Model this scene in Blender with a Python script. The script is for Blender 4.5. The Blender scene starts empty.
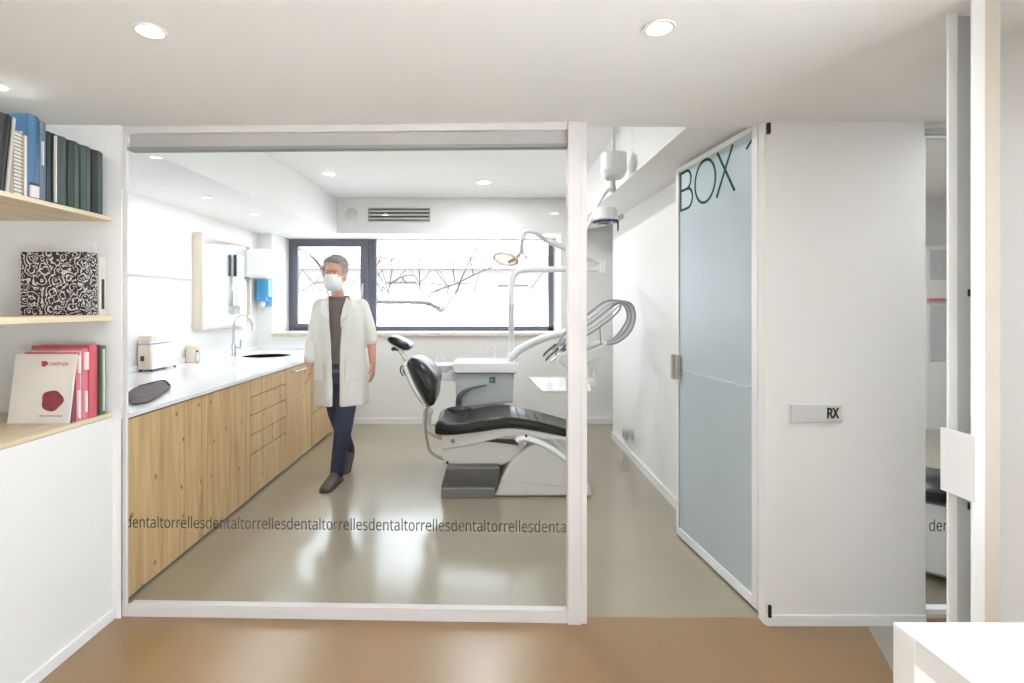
import bpy, bmesh, math, random, os
from mathutils import Vector, Matrix, Euler
random.seed(7)
C = bpy.context.scene.collection
CX, CY, F, H = 483.0, 307.0, 512.0, 1.43      # vanishing point, focal length in pixels, eye height

def P(x, y, D):                                # pixel on the vertical plane at distance D
    return Vector(((x-CX)/F*D, D, H-(y-CY)/F*D))
def px(x, D): return (x-CX)/F*D
def pz(y, D): return H-(y-CY)/F*D

# ------------------------------------------------------------------ materials
def lin(c):
    return tuple(((v/255)/12.92 if v/255 <= .04045 else (((v/255)+.055)/1.055)**2.4) for v in c)
M = {}
def mat(name, rgb, rough=.5, metal=0, var=.03, scale=6, spec=.5, coat=0, emit=None, es=0, bump=0, bscale=80):
    m = bpy.data.materials.new(name); m.use_nodes = True
    nt = m.node_tree; b = nt.nodes['Principled BSDF']
    c = lin(rgb)
    tc = nt.nodes.new('ShaderNodeTexCoord'); n = nt.nodes.new('ShaderNodeTexNoise')
    n.inputs['Scale'].default_value = scale; n.inputs['Detail'].default_value = 3
    nt.links.new(tc.outputs['Object'], n.inputs['Vector'])
    r = nt.nodes.new('ShaderNodeValToRGB')
    r.color_ramp.elements[0].position = .3; r.color_ramp.elements[1].position = .7
    r.color_ramp.elements[0].color = (*[v*(1-var) for v in c], 1)
    r.color_ramp.elements[1].color = (*[min(1, v*(1+var)) for v in c], 1)
    nt.links.new(n.outputs['Fac'], r.inputs['Fac']); nt.links.new(r.outputs['Color'], b.inputs['Base Color'])
    b.inputs['Roughness'].default_value = rough; b.inputs['Metallic'].default_value = metal
    b.inputs['Specular IOR Level'].default_value = spec
    b.inputs['Coat Weight'].default_value = coat; b.inputs['Coat Roughness'].default_value = .08
    if emit:
        b.inputs['Emission Color'].default_value = (*lin(emit), 1); b.inputs['Emission Strength'].default_value = es
    if bump:
        n2 = nt.nodes.new('ShaderNodeTexNoise'); n2.inputs['Scale'].default_value = bscale
        nt.links.new(tc.outputs['Object'], n2.inputs['Vector'])
        bp = nt.nodes.new('ShaderNodeBump'); bp.inputs['Strength'].default_value = bump; bp.inputs['Distance'].default_value = .01
        nt.links.new(n2.outputs['Fac'], bp.inputs['Height']); nt.links.new(bp.outputs['Normal'], b.inputs['Normal'])
    M[name] = m
    return m

mat('wall', (232, 230, 227), .75, var=.01, scale=1.5)
mat('ceiling', (238, 237, 235), .85, var=.008, scale=1.5)
mat('white_paint', (235, 234, 232), .35, var=.01)
mat('header_metal', (176, 172, 168), .5, var=.03)
mat('lip_grey', (140, 137, 132), .6)
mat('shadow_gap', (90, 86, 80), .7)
mat('white_plastic', (232, 232, 230), .3, var=.01)
mat('white_laminate', (236, 235, 232), .25, var=.008)
mat('white_gloss', (240, 241, 242), .12, var=.005, coat=.3)
mat('cream_shell', (222, 219, 212), .3, var=.01, coat=.2)
mat('pale_grey', (218, 219, 219), .4)
mat('light_grey', (196, 198, 198), .35, var=.01)
mat('unit_grey', (186, 190, 190), .3, var=.01)
mat('leather', (5, 6, 10), .26, var=.1, spec=.3, bump=.05, bscale=60)
mat('leather_edge', (14, 12, 18), .45, var=.1)
mat('dark_metal', (58, 58, 60), .4, .6)
mat('step_metal', (96, 95, 96), .3, .6)
mat('step_edge', (126, 124, 122), .4, .3)
mat('jamb_shade', (206, 196, 184), .6)  # shade on the white jamb put into a darker beige
mat('frame_paint', (214, 208, 205), .45, var=.02)
mat('rail_grey', (188, 200, 203), .5)
mat('handle_metal', (172, 164, 154), .4, .1)
mat('chrome', (200, 202, 205), .15, 1)
mat('hose_grey', (150, 152, 152), .4)
mat('hose_light', (196, 198, 198), .4)
mat('instrument_dark', (88, 90, 92), .35, .5)
mat('window_frame_grey', (86, 88, 100), .45, var=.05)
mat('black', (18, 16, 18), .5)
mat('blue_box', (74, 160, 214), .5)
mat('blue_lens', (110, 120, 190), .2)
mat('beige_plastic', (226, 208, 190), .4)
mat('green_print', (4, 84, 60), .6, spec=.2)
mat('dark_print', (70, 66, 58), .6)
mat('label_blue', (60, 92, 110), .4)
mat('amber_lens', (232, 218, 196), .3, emit=(255, 220, 170), es=.25)
mat('pouch', (112, 104, 108), .8, var=.35, scale=40, bump=.6, bscale=120)
mat('pouch_trim', (60, 48, 46), .8)
mat('sink_steel', (190, 190, 192), .35, .1)
mat('exterior_wall', (168, 164, 160), .9, emit=None)
mat('roof_tile', (88, 58, 54), .9, var=.12, scale=3)
mat('ext_dark', (96, 92, 96), .8)
mat('bark', (36, 32, 34), .9, var=.2)
mat('bounce_pale', (222, 222, 220), .9)
mat('ground_out', (110, 108, 104), .9)
mat('gray_floor', (164, 158, 150), .35)
mat('paper', (222, 216, 206), .8)
mat('skin', (206, 150, 126), .5, var=.05)
mat('lips', (170, 96, 88), .5)
mat('hair', (150, 143, 139), .8, var=.25, scale=60, bump=.6, bscale=90)
mat('coat_cloth', (228, 224, 216), .85, var=.03, bump=.2, bscale=30)
mat('tshirt', (112, 98, 92), .9, var=.1)
mat('collar', (86, 40, 40), .9)
mat('mask_cloth', (236, 236, 236), .8)
mat('denim', (22, 32, 64), .85, var=.25, scale=25, bump=.3)
mat('shoe', (82, 70, 64), .7, var=.1)
mat('lamp_glow', (255, 252, 245), .5, emit=(255, 250, 240), es=8)
mat('grille', (150, 152, 150), .5)
mat('speaker_cloth', (206, 207, 208), .8)
mat('mirror', (236, 238, 240), .22, 1, var=0)
mat('socket_grey', (205, 204, 202), .4)
for nm, c in dict(book_black=(26, 24, 26), book_magazine=(186, 180, 174), book_cream=(216, 204, 190), book_blue=(58, 98, 132),
                  book_slate=(92, 106, 124), binder_green=(44, 58, 52), binder_green_b=(58, 72, 66), binder_dark=(40, 36, 38),
                  book_pink=(206, 110, 124), book_red=(176, 66, 82), book_rose=(190, 84, 98), book_green=(66, 104, 62),
                  book_white=(220, 212, 204), book_maroon=(96, 40, 48), book_purple=(120, 110, 130)).items():
    mat(nm, c, .45, var=.05, coat=.15)
mat('label_white', (214, 210, 206), .6); mat('print_white', (236, 222, 220), .6); mat('print_dark', (52, 44, 46), .6)
mat('print_red', (168, 52, 70), .6); mat('seed_red', (130, 48, 56), .4, var=.25, scale=30)

def wood(name, base, dark, knot, along='Z', knots=True, fine=1.0):
    m = bpy.data.materials.new(name); m.use_nodes = True; nt = m.node_tree; b = nt.nodes['Principled BSDF']
    N, L = nt.nodes.new, nt.links.new
    tc = N('ShaderNodeTexCoord'); g = N('ShaderNodeNewGeometry')
    mp = N('ShaderNodeMapping')
    s = {'Z': (14, 14, .9), 'Y': (14, .9, 14)}[along]
    mp.inputs['Scale'].default_value = [v*fine for v in s]
    L(g.outputs['Position'], mp.inputs['Vector'])
    n = N('ShaderNodeTexNoise'); n.inputs['Scale'].default_value = 1.0; n.inputs['Detail'].default_value = 6; n.inputs['Roughness'].default_value = .6
    n.inputs['Distortion'].default_value = 1.6
    L(mp.outputs['Vector'], n.inputs['Vector'])
    r = N('ShaderNodeValToRGB'); cr = r.color_ramp
    cr.elements[0].position = .3; cr.elements[0].color = (*lin(dark), 1)
    cr.elements[1].position = .62; cr.elements[1].color = (*lin(base), 1)
    L(n.outputs['Fac'], r.inputs['Fac'])
    out = r.outputs['Color']
    if knots:
        mp2 = N('ShaderNodeMapping'); mp2.inputs['Scale'].default_value = (5.4, 5.4, 4.4) if along == 'Z' else (7.5, 4, 7.5)
        L(g.outputs['Position'], mp2.inputs['Vector'])
        sp_ = N('ShaderNodeSeparateXYZ'); cb = N('ShaderNodeCombineXYZ'); L(mp2.outputs['Vector'], sp_.inputs[0]); L(sp_.outputs['Y'], cb.inputs['X']); L(sp_.outputs['Z'], cb.inputs['Y'])
        v = N('ShaderNodeTexVoronoi'); v.voronoi_dimensions = '2D'; v.inputs['Scale'].default_value = 1.0
        L(cb.outputs[0], v.inputs['Vector'])
        k = N('ShaderNodeValToRGB'); k.color_ramp.elements[0].position = .035; k.color_ramp.elements[0].color = (1, 1, 1, 1)
        k.color_ramp.elements[1].position = .075; k.color_ramp.elements[1].color = (0, 0, 0, 1)
        L(v.outputs['Distance'], k.inputs['Fac'])
        mx = N('ShaderNodeMixRGB'); mx.inputs['Color2'].default_value = (*lin(knot), 1)
        sc_ = N('ShaderNodeSeparateColor'); L(v.outputs['Color'], sc_.inputs[0])
        gt = N('ShaderNodeMath'); gt.operation = 'GREATER_THAN'; gt.inputs[1].default_value = .5; L(sc_.outputs[0], gt.inputs[0])
        mu = N('ShaderNodeMath'); mu.operation = 'MULTIPLY'; L(k.outputs['Color'], mu.inputs[0]); L(gt.outputs[0], mu.inputs[1])
        mu2 = N('ShaderNodeMath'); mu2.operation = 'MULTIPLY'; mu2.inputs[1].default_value = .8; L(mu.outputs[0], mu2.inputs[0])
        L(mu2.outputs[0], mx.inputs['Fac']); L(out, mx.inputs['Color1']); out = mx.outputs['Color']
    L(out, b.inputs['Base Color']); b.inputs['Roughness'].default_value = .45
    M[name] = m
wood('pine', (212, 180, 132), (178, 140, 92), (104, 68, 40))
wood('pine_pale', (220, 188, 138), (200, 160, 106), (130, 86, 50), knots=False)
wood('shelf_ply', (222, 206, 178), (200, 178, 142), (160, 120, 80), along='Y', knots=False)

def floor_mat(name, ca, cb, cr=.13):
    m = bpy.data.materials.new(name); m.use_nodes = True; nt = m.node_tree; b = nt.nodes['Principled BSDF']
    N, L = nt.nodes.new, nt.links.new
    g = N('ShaderNodeNewGeometry'); n = N('ShaderNodeTexNoise'); n.inputs['Scale'].default_value = 1.3; n.inputs['Detail'].default_value = 5
    L(g.outputs['Position'], n.inputs['Vector'])
    r = N('ShaderNodeValToRGB'); r.color_ramp.elements[0].position = .3; r.color_ramp.elements[1].position = .7
    r.color_ramp.elements[0].color = (*lin(ca), 1); r.color_ramp.elements[1].color = (*lin(cb), 1)
    L(n.outputs['Fac'], r.inputs['Fac']); L(r.outputs['Color'], b.inputs['Base Color'])
    b.inputs['Roughness'].default_value = .3; b.inputs['Specular IOR Level'].default_value = .6
    b.inputs['Coat Weight'].default_value = .8; b.inputs['Coat Roughness'].default_value = cr
    n2 = N('ShaderNodeTexNoise'); n2.inputs['Scale'].default_value = 2.5; n2.inputs['Detail'].default_value = 2
    L(g.outputs['Position'], n2.inputs['Vector'])
    bp = N('ShaderNodeBump'); bp.inputs['Strength'].default_value = .12; bp.inputs['Distance'].default_value = .02
    L(n2.outputs['Fac'], bp.inputs['Height']); L(bp.outputs['Normal'], b.inputs['Normal']); L(bp.outputs['Normal'], b.inputs['Coat Normal'])
    M[name] = m
floor_mat('floor_resin_lamplit', (130, 98, 56), (140, 107, 64), .3)  # hall tone: warm lamplight put into the floor colour
floor_mat('floor_resin_daylit', (146, 135, 114), (155, 144, 123))  # room tone: cooler daylight put into the same floor's colour

def glass_mat(name, tint=(1, 1, 1), base=.011):
    m = bpy.data.materials.new(name); m.use_nodes = True; nt = m.node_tree; nt.nodes.clear()
    N, L = nt.nodes.new, nt.links.new
    o = N('ShaderNodeOutputMaterial'); t = N('ShaderNodeBsdfTransparent'); t.inputs['Color'].default_value = (*tint, 1)
    gl = N('ShaderNodeBsdfGlossy'); gl.inputs['Roughness'].default_value = .0
    lw = N('ShaderNodeLayerWeight'); lw.inputs['Blend'].default_value = .5
    p = N('ShaderNodeMath'); p.operation = 'POWER'; p.inputs[1].default_value = 5
    ma = N('ShaderNodeMath'); ma.operation = 'MULTIPLY_ADD'; ma.inputs[1].default_value = 1-base; ma.inputs[2].default_value = base
    L(lw.outputs['Facing'], p.inputs[0]); L(p.outputs[0], ma.inputs[0])
    mx = N('ShaderNodeMixShader'); L(ma.outputs[0], mx.inputs[0]); L(t.outputs[0], mx.inputs[1]); L(gl.outputs[0], mx.inputs[2])
    L(mx.outputs[0], o.inputs['Surface']); M[name] = m
glass_mat('clear_glass', (.985, .99, .988))
glass_mat('window_glass', (.97, .975, .98))

def frosted():
    m = bpy.data.materials.new('frosted_glass'); m.use_nodes = True; nt = m.node_tree; nt.nodes.clear()
    N, L = nt.nodes.new, nt.links.new
    o = N('ShaderNodeOutputMaterial'); d = N('ShaderNodeBsdfDiffuse'); tr = N('ShaderNodeBsdfTranslucent'); g = N('ShaderNodeBsdfGlossy')
    n = N('ShaderNodeTexNoise'); n.inputs['Scale'].default_value = 2
    r = N('ShaderNodeValToRGB'); r.color_ramp.elements[0].color = (*lin((214, 226, 230)), 1); r.color_ramp.elements[1].color = (*lin((220, 230, 232)), 1)
    L(n.outputs['Fac'], r.inputs['Fac']); L(r.outputs['Color'], d.inputs['Color']); L(r.outputs['Color'], tr.inputs['Color'])
    g.inputs['Roughness'].default_value = .38; g.inputs['Color'].default_value = (.9, .95, 1, 1)
    a = N('ShaderNodeMixShader'); a.inputs[0].default_value = .35; L(d.outputs[0], a.inputs[1]); L(tr.outputs[0], a.inputs[2])
    f = N('ShaderNodeFresnel'); f.inputs['IOR'].default_value = 1.5
    b = N('ShaderNodeMixShader'); L(f.outputs[0], b.inputs[0]); L(a.outputs[0], b.inputs[1]); L(g.outputs[0], b.inputs[2])
    L(b.outputs[0], o.inputs['Surface']); M['frosted'] = m
frosted()

def floral():
    m = bpy.data.materials.new('floral_print'); m.use_nodes = True; nt = m.node_tree; b = nt.nodes['Principled BSDF']
    N, L = nt.nodes.new, nt.links.new
    g = N('ShaderNodeNewGeometry')
    n = N('ShaderNodeTexNoise'); n.inputs['Scale'].default_value = 42; n.inputs['Detail'].default_value = 2
    L(g.outputs['Position'], n.inputs['Vector'])
    v = N('ShaderNodeTexVoronoi'); v.inputs['Scale'].default_value = 24
    mxv = N('ShaderNodeMixRGB'); mxv.inputs['Fac'].default_value = .03
    L(g.outputs['Position'], mxv.inputs['Color1']); L(n.outputs['Color'], mxv.inputs['Color2']); L(mxv.outputs['Color'], v.inputs['Vector'])
    s = N('ShaderNodeMath'); s.operation = 'MULTIPLY_ADD'; s.inputs[1].default_value = 24
    s2 = N('ShaderNodeMath'); s2.operation = 'MULTIPLY'; s2.inputs[1].default_value = 9
    L(n.outputs['Fac'], s2.inputs[0]); L(v.outputs['Distance'], s.inputs[0]); L(s2.outputs[0], s.inputs[2])
    si = N('ShaderNodeMath'); si.operation = 'SINE'; L(s.outputs[0], si.inputs[0])
    r = N('ShaderNodeValToRGB'); r.color_ramp.elements[0].position = .42; r.color_ramp.elements[0].color = (*lin((28, 24, 28)), 1)
    r.color_ramp.elements[1].position = .6; r.color_ramp.elements[1].color = (*lin((206, 198, 192)), 1)
    L(si.outputs[0], r.inputs['Fac']); L(r.outputs['Color'], b.inputs['Base Color']); b.inputs['Roughness'].default_value = .5
    M['floral'] = m
floral()

# ------------------------------------------------------------------ mesh helpers
def box(bm, x0, x1, y0, y1, z0, z1):
    v = [bm.verts.new((x, y, z)) for x in (x0, x1) for y in (y0, y1) for z in (z0, z1)]
    for f in ((0, 1, 3, 2), (4, 6, 7, 5), (0, 4, 5, 1), (2, 3, 7, 6), (0, 2, 6, 4), (1, 5, 7, 3)):
        bm.faces.new([v[i] for i in f])
    return v
def hexa(bm, pts):   # bottom 4 (loop) then top 4 (loop)
    v = [bm.verts.new(p) for p in pts]
    for f in ((3, 2, 1, 0), (4, 5, 6, 7), (0, 1, 5, 4), (1, 2, 6, 5), (2, 3, 7, 6), (3, 0, 4, 7)):
        bm.faces.new([v[i] for i in f])
def ring(bm, c, u, w, ru, rw, n):
    return [bm.verts.new(c + u*(ru*math.cos(2*math.pi*i/n)) + w*(rw*math.sin(2*math.pi*i/n))) for i in range(n)]
def skinrings(bm, rings, cap=True, close=False):
    n = len(rings[0])
    for a, b in zip(rings, rings[1:]):
        for i in range(n):
            bm.faces.new((a[i], a[(i+1) % n], b[(i+1) % n], b[i]))
    if cap:
        bm.faces.new(list(reversed(rings[0]))); bm.faces.new(rings[-1])
def tube(bm, pts, r, n=12, flat=1.0):
    pts = [Vector(p) for p in pts]
    rs = r if isinstance(r, (list, tuple)) else [r]*len(pts)
    t0 = (pts[1]-pts[0]).normalized()
    u = t0.orthogonal().normalized()
    if abs(t0.z) < .9: u = t0.cross(Vector((0, 0, 1))).normalized()
    else: u = t0.cross(Vector((0, 1, 0))).normalized()
    rings = []
    for i, p in enumerate(pts):
        if i == 0: t = pts[1]-pts[0]
        elif i == len(pts)-1: t = pts[-1]-pts[-2]
        else: t = (pts[i+1]-pts[i]).normalized()+(pts[i]-pts[i-1]).normalized()
        t.normalize()
        u = (u - t*u.dot(t)).normalized(); w = t.cross(u)
        rings.append(ring(bm, p, u, w, rs[i], rs[i]*flat, n))
    skinrings(bm, rings)
def cyl(bm, a, b, r0, r1=None, n=24):
    tube(bm, [a, b], [r0, r0 if r1 is None else r1], n)
def smoothpath(pts, k=6):
    pts = [Vector(p) for p in pts]; q = [pts[0]]+pts+[pts[-1]]; out = []
    for i in range(1, len(q)-2):
        a, b, c, d = q[i-1], q[i], q[i+1], q[i+2]
        for j in range(k):
            t = j/k
            out.append(.5*((2*b)+(c-a)*t+(2*a-5*b+4*c-d)*t*t+(3*b-a-3*c+d)*t**3))
    out.append(pts[-1]); return out
def ellipsoid(bm, c, r, n=16, m=12, rot=None):
    mt = Matrix.Translation(Vector(c)) @ (rot.to_matrix().to_4x4() if rot else Matrix()) @ Matrix.Diagonal((*r, 1))
    bmesh.ops.create_uvsphere(bm, u_segments=n, v_segments=m, radius=1, matrix=mt)
def prism(bm, prof, y0, y1):   # profile in (x,z), extruded along y
    a = [bm.verts.new((x, y0, z)) for x, z in prof]; b = [bm.verts.new((x, y1, z)) for x, z in prof]
    bm.faces.new(list(reversed(a))); bm.faces.new(b)
    n = len(prof)
    for i in range(n): bm.faces.new((a[i], a[(i+1) % n], b[(i+1) % n], b[i]))
def lathe(bm, prof, c, n=32):   # prof (r,z)
    rings = [[bm.verts.new((c[0]+r*math.cos(2*math.pi*i/n), c[1]+r*math.sin(2*math.pi*i/n), c[2]+z)) for i in range(n)] for r, z in prof]
    skinrings(bm, rings)
def obj(name, bm, m, parent=None, bevel=0, smooth=False, seg=2, loc=None, subsurf=0, angle=35):
    bmesh.ops.recalc_face_normals(bm, faces=bm.faces)
    me = bpy.data.meshes.new(name); bm.to_mesh(me); bm.free()
    if isinstance(m, str): m = M[m]
    me.materials.append(m)
    o = bpy.data.objects.new(name, me); C.objects.link(o)
    if smooth:
        try: me.set_sharp_from_angle(angle=math.radians(angle))
        except Exception: pass
        for p in me.polygons: p.use_smooth = True
    if bevel:
        md = o.modifiers.new('Bevel', 'BEVEL'); md.width = bevel; md.segments = seg; md.limit_method = 'ANGLE'; md.angle_limit = math.radians(40)
    if subsurf:
        md = o.modifiers.new('Sub', 'SUBSURF'); md.levels = subsurf; md.render_levels = subsurf
    if parent:
        o.parent = parent; o.matrix_parent_inverse = Matrix.Translation(parent.location).inverted() if False else Matrix()
        o.location = -world_loc(parent)
    return o
def world_loc(o):
    v = Vector((0, 0, 0))
    while o: v += o.location; o = o.parent
    return v
def NB(): return bmesh.new()
def tag(o, label=None, cat=None, group=None, kind=None):
    if label: o['label'] = label
    if cat: o['category'] = cat
    if group: o['group'] = group
    if kind: o['kind'] = kind
    return o
def thing(name, loc, label, cat, group=None):   # an Empty at the thing's base; all geometry is written in world coordinates
    o = bpy.data.objects.new(name, None); C.objects.link(o); o.location = loc; o.empty_display_size = .05
    return tag(o, label, cat, group)
def bobj(name, b, m, parent=None, bevel=0, **k):
    bm = NB()
    for q in (b if isinstance(b, list) else [b]): box(bm, *q)
    return obj(name, bm, m, parent, bevel, **k)
def struct(name, bm, m, bevel=0, **k):
    o = obj(name, bm, m, None, bevel, **k); o['kind'] = 'structure'; return o
def sbox(name, b, m, bevel=0): 
    o = bobj(name, b, m, None, bevel); o['kind'] = 'structure'; return o
def remesh(o, size, sm=2):
    md = o.modifiers.new('Remesh', 'REMESH'); md.mode = 'VOXEL'; md.voxel_size = size; md.use_smooth_shade = True
    if sm:
        s = o.modifiers.new('Smooth', 'SMOOTH'); s.iterations = sm; s.factor = .5
    return o

FD = os.path.join(bpy.utils.system_resource('DATAFILES'), 'fonts')
try: FONT = bpy.data.fonts.load(os.path.join(FD, 'NotoSansHebrew-Regular.woff2'))
except Exception: FONT = None
def text(name, s, m, origin, xdir, zdir, height, width=None, depth=.0008, parent=None, weight=0, cap=.727, shear=0):
    """lettering as a thin raised mesh: origin = lower left of the baseline, height = capital height in metres"""
    cu = bpy.data.curves.new(name, 'FONT'); cu.body = s
    if FONT: cu.font = FONT
    cu.size = 1; cu.extrude = 0; cu.offset = weight; cu.resolution_u = 4; cu.shear = shear
    t = bpy.data.objects.new('tmp', cu); C.objects.link(t)
    dg = bpy.context.evaluated_depsgraph_get(); dg.update()
    me = bpy.data.meshes.new_from_object(t.evaluated_get(dg)); bpy.data.objects.remove(t)
    g = height/max(v.co.y for v in me.vertices)
    for v in me.vertices: v.co = v.co*g
    bm = bmesh.new(); bm.from_mesh(me)
    ex = bmesh.ops.extrude_face_region(bm, geom=list(bm.faces))
    for v in ex['geom']:
        if isinstance(v, bmesh.types.BMVert): v.co.z += depth*2
    bmesh.ops.recalc_face_normals(bm, faces=bm.faces); bm.to_mesh(me); bm.free()
    xs = [v.co.x for v in me.vertices]; x0, x1 = min(xs), max(xs)
    k = 1 if width is None else width/(x1-x0)
    xd = Vector(xdir).normalized(); zd = Vector(zdir).normalized(); nd = xd.cross(zd)
    for v in me.vertices:
        v.co = Vector(origin)+xd*((v.co.x-x0)*k)+zd*v.co.y+nd*v.co.z
    me.materials.clear(); me.materials.append(M[m]); me.name = name
    o = bpy.data.objects.new(name, me); C.objects.link(o)
    if parent: o.parent = parent; o.location = -world_loc(parent)
    return o

# ------------------------------------------------------------------ the shell
HC, RC, SZ = 2.265, 2.76, 2.33        # hall ceiling, room ceiling, soffit height
sbox('floor', [(-3.1, 1.75, -3.1, 2.36, -.1, 0), (1.75, 3.7, 1.5, 2.36, -.1, 0)], 'floor_resin_lamplit')
sbox('floor_room', (-3.1, 6.2, 2.36, 6.42, -.1, 0), 'floor_resin_daylit')
bm = NB()
hexa(bm, [(1.725, 2.30, -.01), (1.44, 1.6, -.01), (3.6, 1.6, -.01), (3.6, 2.30, -.01), (1.725, 2.30, .002), (1.44, 1.6, .002), (3.6, 1.6, .002), (3.6, 2.30, .002)])
struct('floor_corridor', bm, 'gray_floor')
sbox('ceiling_hall', [(-3.1, 1.75, -3.1, 2.375, HC, 2.9), (1.75, 3.7, 1.5, 2.375, HC, 2.9)], 'ceiling')
sbox('ceiling_room', (-3.1, 6.2, 2.375, 6.42, RC, 2.9), 'ceiling')
# left hall wall with open niche above the low wall
sbox('wall_left', [(-2.25, -1.70, .55, 2.35, 0, .925), (-2.35, -1.70, -3.1, .55, 0, HC), (-2.35, -2.25, .55, 2.35, 0, HC)], 'wall')
bm = NB()
hexa(bm, [(-2.9, 2.35, 0), (-1.66, 2.35, 0), (-1.73, 2.44, 0), (-2.9, 2.44, 0), (-2.9, 2.35, HC), (-1.66, 2.35, HC), (-1.73, 2.44, HC), (-2.9, 2.44, HC)])
struct('wall_partition', bm, 'wall')
sbox('wall_rear', (-3.1, 1.75, -3.2, -3.1, 0, HC), 'wall')
sbox('wall_right', [(1.61, 1.75, -3.1, -2.7, 0, HC), (1.61, 1.75, .6, 1.6, 0, HC), (1.61, 1.75, -2.7, .6, 0, .1), (1.61, 1.75, -2.7, .6, 2.2, HC), (3.6, 3.7, 1.6, 2.4, 0, HC)], 'wall')
sbox('wall_corridor', (1.75, 3.7, 1.5, 1.6, 0, HC), 'wall')
w4 = sbox('added_side_window', [(1.68, 1.73, -2.7, -2.65, .1, 2.2), (1.68, 1.73, .55, .6, .1, 2.2), (1.68, 1.73, -1.075, -1.025, .1, 2.2), (1.68, 1.73, -2.65, .55, .1, .15), (1.68, 1.73, -2.65, .55, 2.15, 2.2)], 'window_frame_grey', .003)  # unseen window, added to throw daylight onto the hall ceiling
bobj('pane', (1.70, 1.706, -2.65, .55, .15, 2.15), 'window_glass', w4)
sbox('wall_sign', [(1.30, 1.985, 2.302, 2.44, 0, HC), (1.268, 1.30, 2.302, 2.358, 0, HC)], 'wall')
sbox('wall_sign_return', (2.9, 3.7, 2.302, 2.44, 0, HC), 'wall')
# room
sbox('wall_room_left', (-2.86, -2.76, 2.44, 6.26, 0, RC), 'wall')
bm = NB()
def wx(D): return 1.115+.0545*D
hexa(bm, [(1.345, 2.44, 0), (1.55, 2.44, 0), (1.72, 5.6, 0), (wx(5.6), 5.6, 0), (1.345, 2.44, RC), (1.55, 2.44, RC), (1.72, 5.6, RC), (wx(5.6), 5.6, RC)])
struct('wall_room_right', bm, 'wall')
sbox('wall_room_end', (1.64, 1.74, 5.6, 6.26, 0, RC), 'wall')
WX0, WX1, WZ0, WZ1, WD = px(272, 6.258), px(561, 6.258), 1.43-25/F*6.258+.0, 2.33, 6.84
WZ0 = 1.115
sbox('wall_back', [(-2.86, WX0, 6.26, 6.42, 0, RC), (WX1, 6.2, 6.26, 6.42, 0, RC), (WX0, WX1, 6.26, 6.42, 0, WZ0-.02), (WX0, WX1, 6.26, 6.42, WZ1, RC),
                   (WX0-.1, WX0, 6.42, 6.95, .9, 2.5), (WX1, WX1+.1, 6.42, 6.95, .9, 2.5), (WX0, WX1, 6.42, 6.95, WZ1, 2.5), (WX0, WX1, 6.42, 6.95, .9, WZ0-.02)], 'wall')
# soffit on the left, beam on the right
bm = NB()
hexa(bm, [(-2.76, 2.44, SZ), (-1.96, 2.44, SZ), (-1.785, 6.26, SZ), (-2.76, 6.26, SZ), (-2.76, 2.44, RC), (-1.96, 2.44, RC), (-1.785, 6.26, RC), (-2.76, 6.26, RC)])
struct('ceiling_soffit', bm, 'ceiling')
bm = NB()
hexa(bm, [(1.02, 2.44, 2.33), (1.4, 2.44, 2.30), (1.6, 6.26, 2.43), (1.02, 6.26, 2.33), (1.02, 2.44, RC), (1.4, 2.44, RC), (1.6, 6.26, RC), (1.02, 6.26, RC)])
struct('ceiling_beam', bm, 'ceiling')
# baseboards
sbox('baseboard_back', (-1.7, 1.64, 6.245, 6.26, 0, .075), 'white_paint', .003)
bm = NB()
hexa(bm, [(1.33, 2.44, 0), (1.345, 2.44, 0), (wx(5.6), 5.6, 0), (wx(5.6)-.015, 5.6, 0), (1.33, 2.44, .07), (1.345, 2.44, .07), (wx(5.6), 5.6, .07), (wx(5.6)-.015, 5.6, .07)])
struct('baseboard_right', bm, 'white_paint')
sbox('baseboard_sign', (1.272, 1.985, 2.29, 2.302, 0, .05), 'white_paint', .003)
sbox('baseboard_left', (-1.70, -1.688, -3.1, 2.35, 0, .05), 'white_paint', .003)
# ledge rail on the left wall
sbox('trim_1', (-2.76, -2.735, 2.5, 4.80, 1.69, 1.72), 'white_paint', .003)

# window: casement on the left, fixed pane on the right
w = sbox('window_1', (WX0, WX1, 6.80, 6.90, WZ0-.02, WZ0+.0), 'white_paint')
def PW(x, D=WD): return px(x, D)
def ZW(y, D=WD): return pz(y, D)
fx0, fx1 = WX0, PW(373)
zt, zb = ZW(237), WZ0
def frame4(name, x0, x1, z0, z1, t, y0, y1, m, parent, bevel=.004):
    if not isinstance(t, tuple): t = (t,)*4
    l, r, b, tp = t
    return bobj(name, [(x0, x0+l, y0, y1, z0, z1), (x1-r, x1, y0, y1, z0, z1), (x0+l, x1-r, y0, y1, z0, z0+b), (x0+l, x1-r, y0, y1, z1-tp, z1)], m, parent, bevel)
fl = PW(290)
frame4('window_frame', fl, fx1, zb, zt, (.06, .055, .05, .045), 6.80, 6.88, 'window_frame_grey', w)
s = frame4('casement_sash', fl+.05, fx1-.045, zb+.04, zt-.035, (.07, .11, .055, .10), 6.78, 6.85, 'window_frame_grey', w)
bobj('pane', (fl+.1, fx1-.14, 6.812, 6.818, zb+.08, zt-.12), 'window_glass', s)
bobj('window_handle', [(fx1-.13, fx1-.11, 6.75, 6.78, 1.62, 1.74), (fx1-.13, fx1-.11, 6.735, 6.75, 1.55, 1.70)], 'light_grey', s, .003)
gx1 = PW(553)
bobj('fixed_frame', [(fx1, fx1+.05, 6.80, 6.88, zb, zt), (gx1-.065, gx1, 6.80, 6.88, zb, zt), (fx1, gx1, 6.80, 6.88, zb, zb+.06)], 'window_frame_grey', w, .004)
bobj('fixed_head', [(fx1, gx1, 6.81, 6.88, zt-.02, zt)], 'white_paint', w)
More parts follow.
